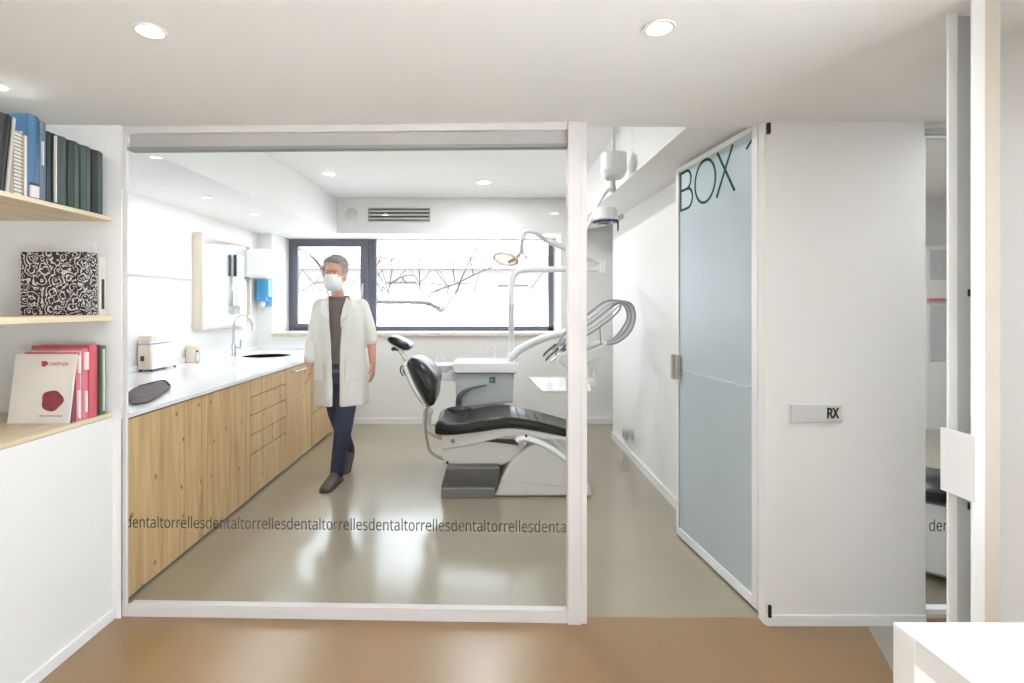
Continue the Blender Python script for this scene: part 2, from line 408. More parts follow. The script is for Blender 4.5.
bobj('infill', [(WX0-.0, fl, 6.81, 6.88, WZ0, WZ1), (gx1, WX1, 6.81, 6.88, WZ0, WZ1), (fl, gx1, 6.81, 6.88, zt, WZ1)], 'white_paint', w)
bobj('fixed_pane', (fx1+.05, gx1-.065, 6.838, 6.844, zb+.06, zt-.02), 'window_glass', w)
bobj('window_sill', (WX0-.0, WX1+.0, 6.235, 6.80, WZ0-.045, WZ0-.02), 'shelf_ply', w, .003)
bobj('sill_board', (WX0, WX1, 6.30, 6.80, WZ0-.02, WZ0-.002), 'white_paint', w)
# portal to help daylight come in through the real opening
la = bpy.data.lights.new('daylight_portal', 'AREA'); la.shape = 'RECTANGLE'; la.size = gx1-fl; la.size_y = zt-zb
lo = bpy.data.objects.new('daylight_portal', la); C.objects.link(lo); lo.location = ((fl+gx1)/2, 6.93, (zt+zb)/2); lo.rotation_euler = (-math.pi/2, 0, 0)
la.cycles.is_portal = True
lb2 = bpy.data.lights.new('daylight_portal', 'AREA'); lb2.shape = 'RECTANGLE'; lb2.size = 3.2; lb2.size_y = 2.0  # sampling portal for the added, unseen side window
lo2 = bpy.data.objects.new('daylight_portal', lb2); C.objects.link(lo2); lo2.location = (1.76, -1.05, 1.15); lo2.rotation_euler = (math.pi/2, 0, math.pi/2)
lb2.cycles.is_portal = True

# ------------------------------------------------------------------ outside
g = sbox('ground', (-40, 40, 7.2, 60, -3.1, -3.0), 'ground_out')
sbox('added_bounce_ground', (1.78, 12, -14, 1.5, -.16, -.06), 'bounce_pale')  # unseen pale ground, added to bounce sunlight up to the hall ceiling
sn = bpy.data.lights.new('sun', 'SUN'); sn.energy = 60; sn.angle = .01; sn.color = (.91, .96, 1)  # sun added to light the unseen ground outside the side window
so_ = bpy.data.objects.new('sun', sn); C.objects.link(so_); so_.rotation_euler = (math.radians(38), 0, 0)
hb = thing('building', (0, 17, -3), 'pale building with a terracotta tiled roof seen across the street through the window', 'building')
bobj('facade', (-16, 16, 17, 22, -3, 2.7), 'exterior_wall', hb)
bm = NB()
hexa(bm, [(-16.3, 16.5, 2.68), (16.3, 16.5, 2.68), (16.3, 22.3, 2.68), (-16.3, 22.3, 2.68), (-16.3, 16.5, 2.80), (16.3, 16.5, 2.80), (16.3, 20, 3.42), (-16.3, 20, 3.42)])
obj('roof', bm, 'roof_tile', hb)
bobj('gutter', (-16.3, 16.3, 16.4, 16.5, 2.66, 2.76), 'ext_dark', hb)
for x0, x1, z0, z1 in ((-5.6, -4.7, 1.3, 2.2), (-3.2, -2.2, 1.3, 2.2), (.5, 1.5, 1.5, 2.1)):
    wn = bobj('facade_window', (x0, x1, 16.93, 17, z1, z1+.06), 'ext_dark', hb)
    bobj('facade_pane', (x0+.05, x1-.05, 16.97, 17.0, z0, z1), 'light_grey', wn)
tr = NB()
def br(pts, r0, r1, D=9.0, wob=.25):
    q = [P(x, y, D+random.uniform(-wob, wob)) for x, y in pts]
    q = smoothpath(q, 4); n = len(q)
    r0 *= 1.0; r1 *= 1.6
    tube(tr, q, [r0+(r1-r0)*i/(n-1) for i in range(n)], 6)
    return q
main = [br([(300, 420), (345, 330), (372, 304), (388, 302), (426, 303), (442, 311)], .05, .022),
        br([(442, 311), (455, 295), (463, 275), (478, 243), (482, 225)], .018, .006),
        br([(426, 303), (433, 292), (455, 284), (480, 272), (505, 262)], .018, .005),
        br([(442, 311), (462, 306), (490, 303), (515, 293), (545, 283)], .012, .004),
        br([(388, 302), (390, 285), (402, 277), (415, 276), (421, 290)], .014, .005),
        br([(442, 311), (448, 290), (450, 285), (470, 283)], .012, .005),
        br([(345, 330), (330, 300), (322, 270), (310, 255), (296, 247)], .03, .008),
        br([(372, 304), (376, 270), (384, 245), (380, 225)], .014, .005),
        br([(330, 300), (312, 296), (295, 285)], .012, .005)]
for q in main:
    for _ in range(7):
        p = random.choice(q); d = Vector((random.uniform(-1, 1), random.uniform(-.6, .6), random.uniform(-.4, 1))).normalized()
        L_ = random.uniform(.3, .9); mid = p+d*L_*.5+Vector((0, 0, random.uniform(-.08, .1)))
        tube(tr, [p, mid, p+d*L_+Vector((random.uniform(-.1, .1), 0, .1))], [.009, .008, .004], 5)
tube(tr, [P(300, 420, 9), (-3.3, 9, -1.2), (-3.35, 9.05, -3.0)], [.05, .09, .12], 8)
t = obj('bare_tree', tr, 'bark', None, smooth=True)
tag(t, 'bare leafless tree whose branches spread behind the window panes', 'tree')

# ------------------------------------------------------------------ glass partition (slightly angled)
def part_pt(xpix):        # depth of the glazing line at a pixel column
    t = (xpix-122)/(587-122); return 2.365-.055*t
A = Vector((px(122, 2.365), 2.365, 0)); B = Vector((px(587, 2.31), 2.31, 0))
dirp = (B-A).normalized(); nrm = Vector((-dirp.y, dirp.x, 0)); LW = (B-A).length
def pbox(bm, s0, s1, n0, n1, z0, z1):
    pts = [A+dirp*s+nrm*n for s, n in ((s0, n0), (s1, n0), (s1, n1), (s0, n1))]
    hexa(bm, [Vector((p.x, p.y, z0)) for p in pts]+[Vector((p.x, p.y, z1)) for p in pts])
def pobj(name, bs, m, parent, bevel=0):
    bm = NB()
    for b in bs: pbox(bm, *b)
    return obj(name, bm, m, parent, bevel)
zh1, zh0 = 2.232, 2.170
win2 = pobj('window_2', [(0, .022, 0, .012, 0, zh1), (LW-.086, LW-.028, -.01, .055, 0, HC), (LW-.028, LW, .0, .05, 0, HC),
                         (.022, LW-.086, 0, .05, .0, .05), (0, LW-.086, 0, .05, zh1, HC), (.022, LW-.086, 0, .008, .05, .058)], 'frame_paint', None, .002)
win2['kind'] = 'structure'
pobj('header_channel', [(.022, LW-.086, .02, .05, zh0, zh1)], 'header_metal', win2)
pobj('header_lip', [(.022, LW-.086, .002, .05, zh0-.014, zh0)], 'lip_grey', win2)
pobj('glass_pane', [(.004, LW-.086, .0125, .0185, .05, zh0-.0)], 'clear_glass', win2)
# lettering band on the glass
D0 = part_pt(345)
zx = 1.43-(531.0-307)/F*D0
pw = 82.3/F*D0
p0 = A+dirp*.008+nrm*.0115
W_tot = LW-.086-.020
s_txt = 'dentaltorrelles'*5+'denta'
text('lettering', s_txt, 'dark_print', (p0.x, p0.y, zx), dirp, (0, 0, 1), .055, W_tot+.004, .0003, win2, weight=.002)

# ------------------------------------------------------------------ BOX 1 door
DA = Vector((px(757.5, 2.388), 2.388, 0)); DB = Vector((1.21, 3.21, 0)); dd = (DB-DA).normalized(); dn = Vector((-dd.y, dd.x, 0)); DL = (DB-DA).length
# dn points to -x (towards the opening)
def dbox(bm, s0, s1, n0, n1, z0, z1):
    pts = [DA+dd*s+dn*n for s, n in ((s0, n0), (s1, n0), (s1, n1), (s0, n1))]
    hexa(bm, [Vector((p.x, p.y, z0)) for p in pts]+[Vector((p.x, p.y, z1)) for p in pts])
def dobj(name, bs, m, parent, bevel=0):
    bm = NB()
    for b in bs: dbox(bm, *b)
    return obj(name, bm, m, parent, bevel)
zD0, zD1 = .012, 2.292
door = dobj('door_1', [(0, .046, -.034, 0, zD0, zD1), (DL-.03, DL, -.034, 0, zD0, zD1), (.046, DL-.03, -.034, 0, zD0, zD0+.05), (.046, DL-.03, -.034, 0, zD1-.028, zD1)], 'white_paint', None, .002)
door['kind'] = 'structure'
dobj('glass_pane', [(.046, DL-.03, -.03, -.008, zD0+.05, zD1-.028)], 'frosted', door)
dobj('mid_rail', [(.046, DL-.03, -.0085, -.0075, 1.038, 1.05)], 'rail_grey', door)
dobj('shadow_gasket', [(.046, .049, -.0085, -.006, zD0+.05, zD1-.028), (DL-.036, DL-.03, -.0085, -.003, zD0+.05, zD1-.028)], 'header_metal', door)
dobj('pull_handle', [(DL-.015, DL+.012, -.0, .03, .98, 1.135), (DL-.06, DL-.02, -.0, .02, .985, 1.13)], 'handle_metal', door, .003)
# text: letters run from the far end of the leaf towards the hinge
def dtext(ch, s_left, s_right, zbase, h, wgt=.0):
    o = DA+dd*s_left+dn*(-.0065)
    return text('lettering', ch, 'green_print', (o.x, o.y, zbase), -dd, (0, 0, 1), h, s_left-s_right, .0004, door, weight=wgt)
def sD(D): return (D-2.388)/dd.y
def sX(x):
    k = (x-CX)/F; return (DA.x-k*DA.y)/(k*dd.y-dd.x)
bm = NB()
def dquad(pts, n0=-.0078, n1=-.0064):
    q = [(sX(x), H-(y-CY)/F*(DA+dd*sX(x)).y) for x, y in pts]
    hexa(bm, [DA+dd*u+dn*n0+Vector((0, 0, z)) for u, z in q]+[DA+dd*u+dn*n1+Vector((0, 0, z)) for u, z in q])
def stroke(pts, w=.0155, n0=-.0078, n1=-.0064):   # pts in (distance along the leaf, height)
    pts = [Vector((u, z)) for u, z in pts]; off = []
    for i, p in enumerate(pts):
        t = (pts[min(i+1, len(pts)-1)]-pts[max(i-1, 0)]).normalized(); off.append(Vector((-t.y, t.x))*w/2)
    rg = []
    for p, o_ in zip(pts, off):
        rg.append([bm.verts.new(DA+dd*q.x+dn*n+Vector((0, 0, q.y))) for q, n in ((p+o_, n0), (p-o_, n0), (p-o_, n1), (p+o_, n1))])
    skinrings(bm, rg)
zb_, zt_ = 2.024, 2.250; zm_ = 2.142
uB = sD(3.160)
stroke([(uB, zb_-.006), (uB, zt_+.006)])
stroke([(uB, zt_), (uB-.075, zt_)]+[(uB-.075-.052*math.sin(a_), (zt_+zm_)/2+(zt_-zm_)/2*math.cos(a_)) for a_ in [math.pi*k/12 for k in range(1, 12)]]+[(uB-.075, zm_), (uB, zm_)])
stroke([(uB-.075, zm_)]+[(uB-.085-.060*math.sin(a_), (zm_+zb_)/2+(zm_-zb_)/2*math.cos(a_)) for a_ in [math.pi*k/12 for k in range(1, 12)]]+[(uB-.085, zb_), (uB, zb_)])
uo = (sD(2.985)+sD(2.765))/2; ro = (sD(2.985)-sD(2.765))/2
stroke([(uo+ro*math.cos(a_), (zb_+zt_)/2+.119*math.sin(a_)) for a_ in [2*math.pi*k/32 for k in range(33)]])
stroke([(sD(2.755), zb_-.006), (sD(2.60), zt_+.006)]); stroke([(sD(2.745), zt_+.006), (sD(2.585), zb_-.006)])
dquad([(744.3, 148.6), (745.6, 149.8), (751.8, 139.5), (751.8, 135.5)])
dquad([(750.6, 138), (751.8, 136), (751.8, 183), (750.6, 183)])
obj('lettering', bm, 'green_print', door)
bobj('hinge_pin', [(1.272, 1.286, 2.284, 2.3015, 2.205, 2.255)], 'dark_metal', door, .003)
bobj('hinge_pin', [(1.272, 1.286, 2.278, 2.2895, .045, .10)], 'dark_metal', door, .003)

# RX sign
sg = thing('wall_sign_plate', (P(816, 413, 2.302)), 'small white plastic sign reading RX on the wall right of the frosted door', 'sign')
x0, x1, z0, z1 = px(790, 2.29), px(843, 2.29), pz(423, 2.29), pz(404, 2.29)
bobj('backplate', (x0, x1, 2.296, 2.302, z0, z1), 'white_plastic', sg, .002)
bobj('insert_panel', (x0+.004, x1-.004, 2.288, 2.297, z0+.004, z1-.004), 'socket_grey', sg, .003)
text('lettering', 'RX', 'black', (px(827.5, 2.285), 2.2875, pz(418, 2.285)), (1, 0, 0), (0, 0, 1), .045, .054, .0005, sg, weight=.035)

# ------------------------------------------------------------------ right-hand glazing, posts and plate
win3 = sbox('window_3', [(1.985, 2.015, 2.33, 2.37, 0, 2.2), (2.86, 2.9, 2.33, 2.37, 0, 2.2), (2.015, 2.86, 2.33, 2.37, .03, .055),
                         (1.985, 2.9, 2.33, 2.40, 2.2, HC)], 'white_paint', .002)
bobj('glass_pane', (2.015, 2.86, 2.348, 2.356, .055, 2.2), 'clear_glass', win3)
bobj('header_channel', (1.985, 2.9, 2.31, 2.33, 2.21, 2.235), 'header_metal', win3)
text('lettering', 'dentaltorrelles', 'dark_print', (2.045, 2.3465, 1.43-(531-307)/F*2.347), (1, 0, 0), (0, 0, 1), .055, .37, .0003, win3, weight=.0)
d2 = sbox('door_2', [(1.308, 1.336, 1.44, 1.446, .01, 2.258)], 'white_paint', .002)
bobj('door_panel', (1.336, 1.385, 1.443, 1.449, .01, 2.25), 'light_grey', d2)
bobj('side_post', (1.313, 1.3485, 1.374, 1.380, .0, HC), 'white_paint', d2, .002)
bobj('jamb_return', (1.349, 1.398, 1.384, 1.39, 0, HC), 'jamb_shade', d2)
bobj('lock_plate', (1.284, 1.292, 1.335, 1.438, pz(489, 1.44), pz(427, 1.44)), 'white_paint', d2, .001)
bobj('plate_bracket', (1.292, 1.320, 1.425, 1.44, 1.0, 1.05), 'white_paint', d2)
for zz in (1.46, .86):
    bobj('hinge', (1.366, 1.372, 1.437, 1.443, zz, zz+.02), 'dark_metal', d2)

# ------------------------------------------------------------------ white side table
tb = thing('side_table', (1.2, .83, 0), 'square white laminate table in the bottom right corner of the room', 'table')
TX0, TX1, TY0, TY1, TZ = .885, 1.56, .50, 1.105, .75
bobj('edge_strip', (TX0, TX1, TY1-.055, TY1, TZ-.004, TZ), 'white_laminate', tb, .001)
bobj('tabletop', (TX0, TX1, TY0, TY1-.0575, TZ-.004, TZ), 'white_laminate', tb, .001)
bobj('tabletop_core', [(TX0+.002, TX1, TY0, TY1-.055, TZ-.055, TZ-.004)], 'white_laminate', tb)
bobj('edge_rail', [(TX0+.056, TX1, TY1-.055, TY1, TZ-.055, TZ-.004)], 'white_laminate', tb, .001)
for (a, b) in ((TX0, TY1-.055), (TX1-.055, TY1-.055), (TX0, TY0), (TX1-.055, TY0)):
    z1 = TZ-.004 if b > .8 else TZ-.055
    bobj('leg', (a, a+.055, b, b+.055, 0, z1), 'white_laminate', tb, .001)

# ------------------------------------------------------------------ shelves and books
def shelf(z, t, lab):
    o = bobj('wall_shelf', (-2.25, -1.70, .55, 2.35, z-t, z), 'shelf_ply', None, .001)
    return tag(o, lab, 'shelf', 'pine plywood shelves in the left niche')
S1, S2, S3 = 1.842, 1.394, .945
shelf(S1, .018, 'top plywood shelf in the left niche, carrying dark green binders')
shelf(S2, .026, 'middle plywood shelf in the left niche, carrying the floral box files')
shelf(S3, .018, 'lowest plywood shelf in the left niche, carrying pink and red books')
def DX(x, X=1.72): return X*F/(CX-x)
def book(name, cat, label, x0, x1, z, zt, depth, m, X=-1.72, group=None, inner='paper', gap=None, lab=None, leany=0, leanx=0, rounded=True, ring=False):
    """x0,x1: pixel columns of the spine on the plane X; leany shifts the top towards the viewer"""
    if gap is None: gap = .0028 if name == 'ring_binder' else .0012
    y0, y1 = DX(x0, -X)+gap, DX(x1, -X)-gap
    r = thing(name, ((X-depth/2), (y0+y1)/2, z), label, cat, group)
    h = zt-z; t = min(.003, (y1-y0)*.2)
    bm = NB()
    def sh(x, y, zz): k = (zz-z)/h; return Vector((x+leanx*k, y+leany*k, zz))
    def hx(x0_, x1_, ya, yb, za, zb):
        hexa(bm, [sh(x0_, ya, za), sh(x1_, ya, za), sh(x1_, yb, za), sh(x0_, yb, za), sh(x0_, ya, zb), sh(x1_, ya, zb), sh(x1_, yb, zb), sh(x0_, yb, zb)])
    hx(X-depth, X, y0, y0+t, z, zt); hx(X-depth, X, y1-t, y1, z, zt)
    if rounded:    # rounded spine
        n = 6; w_ = y1-y0
        pr = [(X-.004+min(.012, w_*.25)*math.sin(math.pi*i/n), y0+w_*i/n) for i in range(n+1)]
        pr = pr+[(X-.006, y1), (X-.006, y0)]
        a = [bm.verts.new(sh(x, y, z)) for x, y in pr]; b = [bm.verts.new(sh(x, y, zt)) for x, y in pr]
        bm.faces.new(a); bm.faces.new(list(reversed(b)))
        for i in range(len(pr)): bm.faces.new((a[i], a[(i+1) % len(pr)], b[(i+1) % len(pr)], b[i]))
    else: hx(X-.004, X, y0+t, y1-t, z, zt)
    cv = obj('cover', bm, m, r)
    bm = NB(); hx(X-depth+.004, X-.007, y0+t, y1-t, z+.003, zt-.004); obj('pages', bm, inner, r)
    if lab:
        for (za, zb, mm, f0, f1) in lab:
            bm = NB(); w_ = y1-y0
            hx(X+.0002, X+.0085 if rounded else X+.001, y0+w_*f0, y0+w_*f1, z+h*za, z+h*zb); obj('spine_label', bm, mm, r)
    return r
T = S1
book('ring_binder', 'binder', 'black binder leaning at the left end of the top shelf', -9, 5, T, 2.125, .24, 'book_black', leany=.03, group='books on the top shelf')
book('magazine', 'magazine', 'pale grey magazine leaning against the black binder on the top shelf', 5.5, 9, T, 2.125, .23, 'book_magazine', leany=.03, group='books on the top shelf', rounded=False)
# spiral notebook
nb = thing('spiral_notebook', (-1.83, 1.9, T), 'cream spiral-bound notebook standing on the top shelf beside the blue book', 'notebook', 'books on the top shelf')
y0, y1 = DX(16), DX(23.5)
bobj('pages', (-1.94, -1.728, y0, y1, T, 2.083), 'paper', nb)
bobj('cover', [(-1.942, -1.725, y0-.002, y0, T, 2.088), (-1.942, -1.725, y1, y1+.002, T, 2.088)], 'book_cream', nb)
bm = NB()
for i in range(17):
    z = T+.012+i*.0138; ym = (y0+y1)/2
    pts = [(-1.727+.0045*math.sin(a), ym+(y1-y0)*.62*math.cos(a), z+.001*a) for a in [math.pi*k/6 for k in range(7)]]
    tube(bm, pts, .0014, 5)
obj('spiral_binding', bm, 'print_dark', nb)
book('book', 'book', 'thin cream booklet beside the spiral notebook on the top shelf', 24.2, 27.5, T, 2.075, .18, 'book_cream', group='books on the top shelf')
book('book', 'book', 'tall thick blue book on the top shelf', 28, 39, T, 2.162, .24, 'book_blue', group='books on the top shelf', lab=[(.02, .16, 'label_white', .1, .85), (.16, .19, 'print_dark', .1, .85), (.2, .5, 'book_slate', .55, .8)])
book('book', 'book', 'tall slate-blue book right of the thick blue book on the top shelf', 39.3, 46, T, 2.152, .22, 'book_slate', group='books on the top shelf', lab=[(.45, .75, 'label_white', .25, .4)])
bl = ['thin dark green binder next to the slate-blue book, top shelf', 'slim green binder with white spine strip, top shelf', 'green binder right of the one with the white strip, top shelf',
      'green binder third from the right end of the top shelf', 'green binder second from the right end of the top shelf', 'blackish binder at the right end of the top shelf']
for i, (a, b, m_, lb) in enumerate([(46.4, 51.5, 'binder_green', None), (51.8, 57, 'binder_dark', [(.03, .97, 'label_white', .35, .65)]), (57.3, 67, 'binder_green_b', None),
                                (67.4, 79.8, 'binder_green', None), (80.2, 91, 'binder_green_b', None), (91.4, 103, 'binder_dark', None)]):
    lbx = lb or [(.02, .98, 'binder_green_b', .4, .75)] if i > 2 else lb
    book('ring_binder', 'binder', bl[i], a, b, T, 2.125, .24, m_, group='green binders on the top shelf', lab=lbx)
# middle shelf
T = S2
grp = 'box files on the middle shelf'
def boxfile(a, b, lab):
    y0, y1 = DX(a)+.001, DX(b)-.001
    r = thing('box_file', (-1.85, (y0+y1)/2, T), lab, 'box file', grp)
    bobj('case', [(-1.995, -1.72, y0, y1, T, T+.275)], 'floral', r, .002)
    bobj('finger_hole', [(-1.7195, -1.719, (y0+y1)/2-.006, (y0+y1)/2+.006, T+.03, T+.045)], 'chrome', r)
boxfile(84, 91, 'front black and white floral box file on the middle shelf')
boxfile(91, 98, 'second black and white floral box file, behind the front one on the middle shelf')
book('folder', 'folder', 'narrow white folder with black spine label at the right of the middle shelf', 99, 106, T, 1.655, .26, 'book_white', group=grp, rounded=False, lab=[(.1, .62, 'print_dark', .35, .75)])
fo = thing('document_folder', (-1.87, 2.322, T), 'tall white-edged folder sticking up behind the floral box files', 'folder', grp)
bobj('cover', [(-1.96, -1.775, 2.3385, 2.3405, T, 1.722), (-1.96, -1.775, 2.3475, 2.3495, T, 1.722)], 'white_paint', fo)
bobj('pages', [(-1.955, -1.78, 2.3405, 2.3475, T, 1.715)], 'book_slate', fo)
# bottom shelf
T = S3
grp = 'books on the lowest shelf'
# leaning white book: front cover faces the viewer
wb = thing('book', (-1.847, 2.13, T), 'white book with a dark red seed on its cover, leaning on the lowest shelf', 'book', grp)
bx0, bx1 = -1.973, -1.722
yb, ytp, zt_ = 2.122, 2.150, 1.230
def lean(x, off, k): return Vector((x+.012*k, yb+(ytp-yb)*k+off, T+(zt_-T)*k+0.001))
bm = NB()
def slab_(bm, x0, x1, o0, o1, k0, k1):
    hexa(bm, [lean(x0, o0, k0), lean(x1, o0, k0), lean(x1, o1, k0), lean(x0, o1, k0), lean(x0, o0, k1), lean(x1, o0, k1), lean(x1, o1, k1), lean(x0, o1, k1)])
slab_(bm, bx0, bx1, 0, .002, 0, 1); slab_(bm, bx0, bx1, .010, .012, 0, 1); slab_(bm, bx1-.002, bx1, .002, .010, 0, 1)
obj('cover', bm, 'book_white', wb)
bm = NB(); slab_(bm, bx0+.003, bx1-.003, .002, .010, .01, .985); obj('pages', bm, 'paper', wb)
up = (lean(0, 0, 1)-lean(0, 0, 0)).normalized()
def lp(fx, k, off=-.0012): return lean(bx0+(bx1-bx0)*fx, off, k)
bm = NB()
c = lp(.70, .33); pts = []
def blob(bm, c, rx, rz, n=28, th=.001, wob=.05):
    a, b = [], []
    for i in range(n):
        t_ = 2*math.pi*i/n; rr = 1+wob*math.sin(3*t_+1)+wob*math.cos(5*t_)
        q = c+Vector((1, 0, 0))*rx*rr*math.cos(t_)+up*rz*rr*math.sin(t_)
        a.append(bm.verts.new(q)); b.append(bm.verts.new(q+Vector((0, th, 0))))
    bm.faces.new(a); bm.faces.new(list(reversed(b)))
    for i in range(n): bm.faces.new((a[i], a[(i+1) % n], b[(i+1) % n], b[i]))
blob(bm, c, .045, .043); obj('cover_picture', bm, 'seed_red', wb)
bm = NB(); blob(bm, lp(.50, .865), .013, .012, wob=.12); obj('cover_emblem', bm, 'print_red', wb)
o = lp(.60, .84); text('cover_lettering', 'Leohrijar', 'print_red', o, (1, 0, 0), up, .016, .078, .0003, wb)
o = lp(.52, .10); text('cover_lettering', 'IMPLANTOLOGIA', 'print_red', o, (1, 0, 0), up, .007, .095, .0003, wb)
book('book', 'book', 'thin purple and green patterned book just behind the white leaning book', 71.2, 72.6, T, 1.17, .21, 'book_purple', group=grp, leany=.019)
book('book', 'book', 'pink book with white spine lettering nearest the white leaning book', 76.2, 80, T, 1.238, .22, 'book_pink', group=grp, inner='paper', lab=[(.05, .45, 'print_white', .2, .6), (.7, .95, 'print_white', .3, .8)])
book('book', 'book', 'white book lying behind the leaning book, its dark lettering showing above', 80.2, 81.6, T, 1.243, .27, 'book_white', group=grp)
book('book', 'book', 'second pink book with white spine lettering, right next to the crimson hardback', 82, 88.5, T, 1.25, .22, 'book_pink', group=grp, lab=[(.7, .95, 'print_white', .25, .8), (.1, .4, 'print_white', .3, .6)])
book('book', 'book', 'thick crimson hardback on the lowest shelf', 89, 97.5, T, 1.262, .25, 'book_rose', group=grp, inner='book_maroon')
book('book', 'book', 'dark maroon book between the crimson and the green book', 98, 99.8, T, 1.26, .22, 'book_maroon', group=grp)
book('book', 'book', 'green book with a pale spine stripe at the right end of the lowest shelf', 100.2, 106, T, 1.255, .2, 'book_green', group=grp, lab=[(.05, .95, 'book_white', .3, .55)])

# ------------------------------------------------------------------ base cabinets and worktop
FX = -1.726; seam = [2.48, 3.143, 3.803, 4.484, 5.156, 5.83]
CT = .893
labs = ['pine plywood base cabinet with one door, nearest the glass partition', 'pine plywood base cabinet with one door, second from the glass',
        'pine plywood drawer cabinet with five fronts in the middle of the row', 'pine plywood cabinet with a chrome bar handle, beside the standing person', 'pine plywood drawer cabinet at the far end by the window wall']
for i in range(5):
    a, b = seam[i], seam[i+1]
    r = thing('base_cabinet', (FX-.3, (a+b)/2, 0), labs[i], 'cabinet', 'pine base cabinets along the left wall')
    bobj('carcass', (-2.74, FX-.06, a+.001, b-.001, .03, .72 if i == 4 else CT-.004), 'pine_pale', r)
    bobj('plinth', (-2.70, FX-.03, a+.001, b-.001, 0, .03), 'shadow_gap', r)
    if i in (2, 4):
        zs = [.013, .328, .472, .620, .757, CT-.006] if i == 2 else [.013, .35, .60, .74, CT-.006]
        for k in range(len(zs)-1):
            d = bobj('drawer', (FX-.02, FX, a+.0035, b-.0035, zs[k]+.0035, zs[k+1]-.0035), 'pine', r, .0015)
            bobj('finger_notch', (FX-.010, FX+.0006, b-.022, b-.006, zs[k+1]-.014, zs[k+1]-.0035), 'shadow_gap', d)
    else:
        d = bobj('door', (FX-.02, FX, a+.004, b-.004, .013, CT-.01), 'pine', r, .0015)
        if i == 3:
            bm = NB(); tube(bm, [(FX+.035, a+.12, .845), (FX+.035, b-.12, .845)], .006, 10)
            tube(bm, [(FX-.002, a+.16, .845), (FX+.035, a+.16, .845)], .005, 8); tube(bm, [(FX-.002, b-.16, .845), (FX+.035, b-.16, .845)], .005, 8)
            obj('handle', bm, 'chrome', d, smooth=True)
fp = bobj('filler_panel', (-2.74, FX, 5.832, 6.25, 0, CT-.006), 'pine_pale'); tag(fp, 'plain pine end panel closing the cabinet row at the window wall', 'panel')
# worktop with a round sink hole (outline + hole bridged)
SC = (-2.29, 5.42); SR = .235
bm = NB()
def worktop(bm, z0, z1):
    x0, x1, y0, y1 = -2.755, FX+.012, 2.47, 6.238
    n = 48
    outer = []
    for i in range(n):
        a = 2*math.pi*i/n; dx, dy = math.cos(a), math.sin(a)
        ts = []
        if dx > 1e-6: ts.append((x1-SC[0])/dx)
        if dx < -1e-6: ts.append((x0-SC[0])/dx)
        if dy > 1e-6: ts.append((y1-SC[1])/dy)
        if dy < -1e-6: ts.append((y0-SC[1])/dy)
        t_ = min(ts); outer.append((SC[0]+dx*t_, SC[1]+dy*t_))
    corners = [(x1, y1), (x0, y1), (x0, y0), (x1, y0)]
    # snap nearest outer samples to the corners
    for c_ in corners:
        j = min(range(n), key=lambda k: abs(math.atan2(math.sin(math.atan2(c_[1]-SC[1], c_[0]-SC[0])-2*math.pi*k/n), math.cos(math.atan2(c_[1]-SC[1], c_[0]-SC[0])-2*math.pi*k/n))))
        outer[j] = c_
    inn = [(SC[0]+SR*math.cos(2*math.pi*i/n), SC[1]+SR*math.sin(2*math.pi*i/n)) for i in range(n)]
    vt = [[bm.verts.new((x, y, z)) for x, y in L_] for z in (z0, z1) for L_ in (outer, inn)]
    ob, ib, ot, it = vt
    for i in range(n):
        j = (i+1) % n
        bm.faces.new((ot[i], ot[j], it[j], it[i])); bm.faces.new((ob[j], ob[i], ib[i], ib[j]))
        bm.faces.new((ob[i], ob[j], ot[j], ot[i])); bm.faces.new((ib[j], ib[i], it[i], it[j]))
worktop(bm, CT, .916)
wt = obj('worktop', bm, 'white_gloss'); tag(wt, 'long white worktop running over the pine base cabinets', 'worktop')
bobj('upstand', [(-2.755, FX+.0, 6.24, 6.256, .916, .965), (-2.757, -2.745, 2.47, 6.24, .916, .965)], 'white_gloss', wt, .002)
sk = NB()
lathe(sk, [(SR-.002, -.002), (SR-.012, -.05), (SR-.05, -.13), (.05, -.15), (.001, -.15), (.001, -.154), (.06, -.156), (SR-.04, -.136), (SR-.003, -.05), (SR-.001, -.002)], (SC[0], SC[1], .914), 48)
so = obj('sink_basin', sk, 'sink_steel', smooth=True); tag(so, 'round steel sink bowl sunk into the white worktop', 'sink')
bm = NB(); lathe(bm, [(.001, -.147), (.028, -.147), (.028, -.144), (.001, -.143)], (SC[0], SC[1], .914), 20); obj('drain', bm, 'chrome', so, smooth=True)
# tap
fc = thing('mixer_tap', (-2.62, 5.38, .916), 'tall chrome swan-neck tap beside the round sink', 'tap')
bm = NB(); lathe(bm, [(.03, 0), (.03, .01), (.024, .015), (.024, .12), (.016, .13)], (-2.62, 5.38, .916), 20); obj('tap_body', bm, 'chrome', fc, smooth=True)
bm = NB(); pts = [(-2.62, 5.38, 1.03), (-2.62, 5.38, 1.22)]+[(-2.52-.1*math.cos(a), 5.38, 1.24+.1*math.sin(a)) for a in [math.pi*k/10 for k in range(0, 11)]]+[(-2.413, 5.38, 1.19)]
tube(bm, pts, .0125, 12); obj('spout', bm, 'chrome', fc, smooth=True)
bm = NB(); tube(bm, [(-2.60, 5.38, 1.0), (-2.55, 5.38, 1.0), (-2.545, 5.38, 1.09)], [.014, .012, .007], 10); obj('lever', bm, 'chrome', fc, smooth=True)
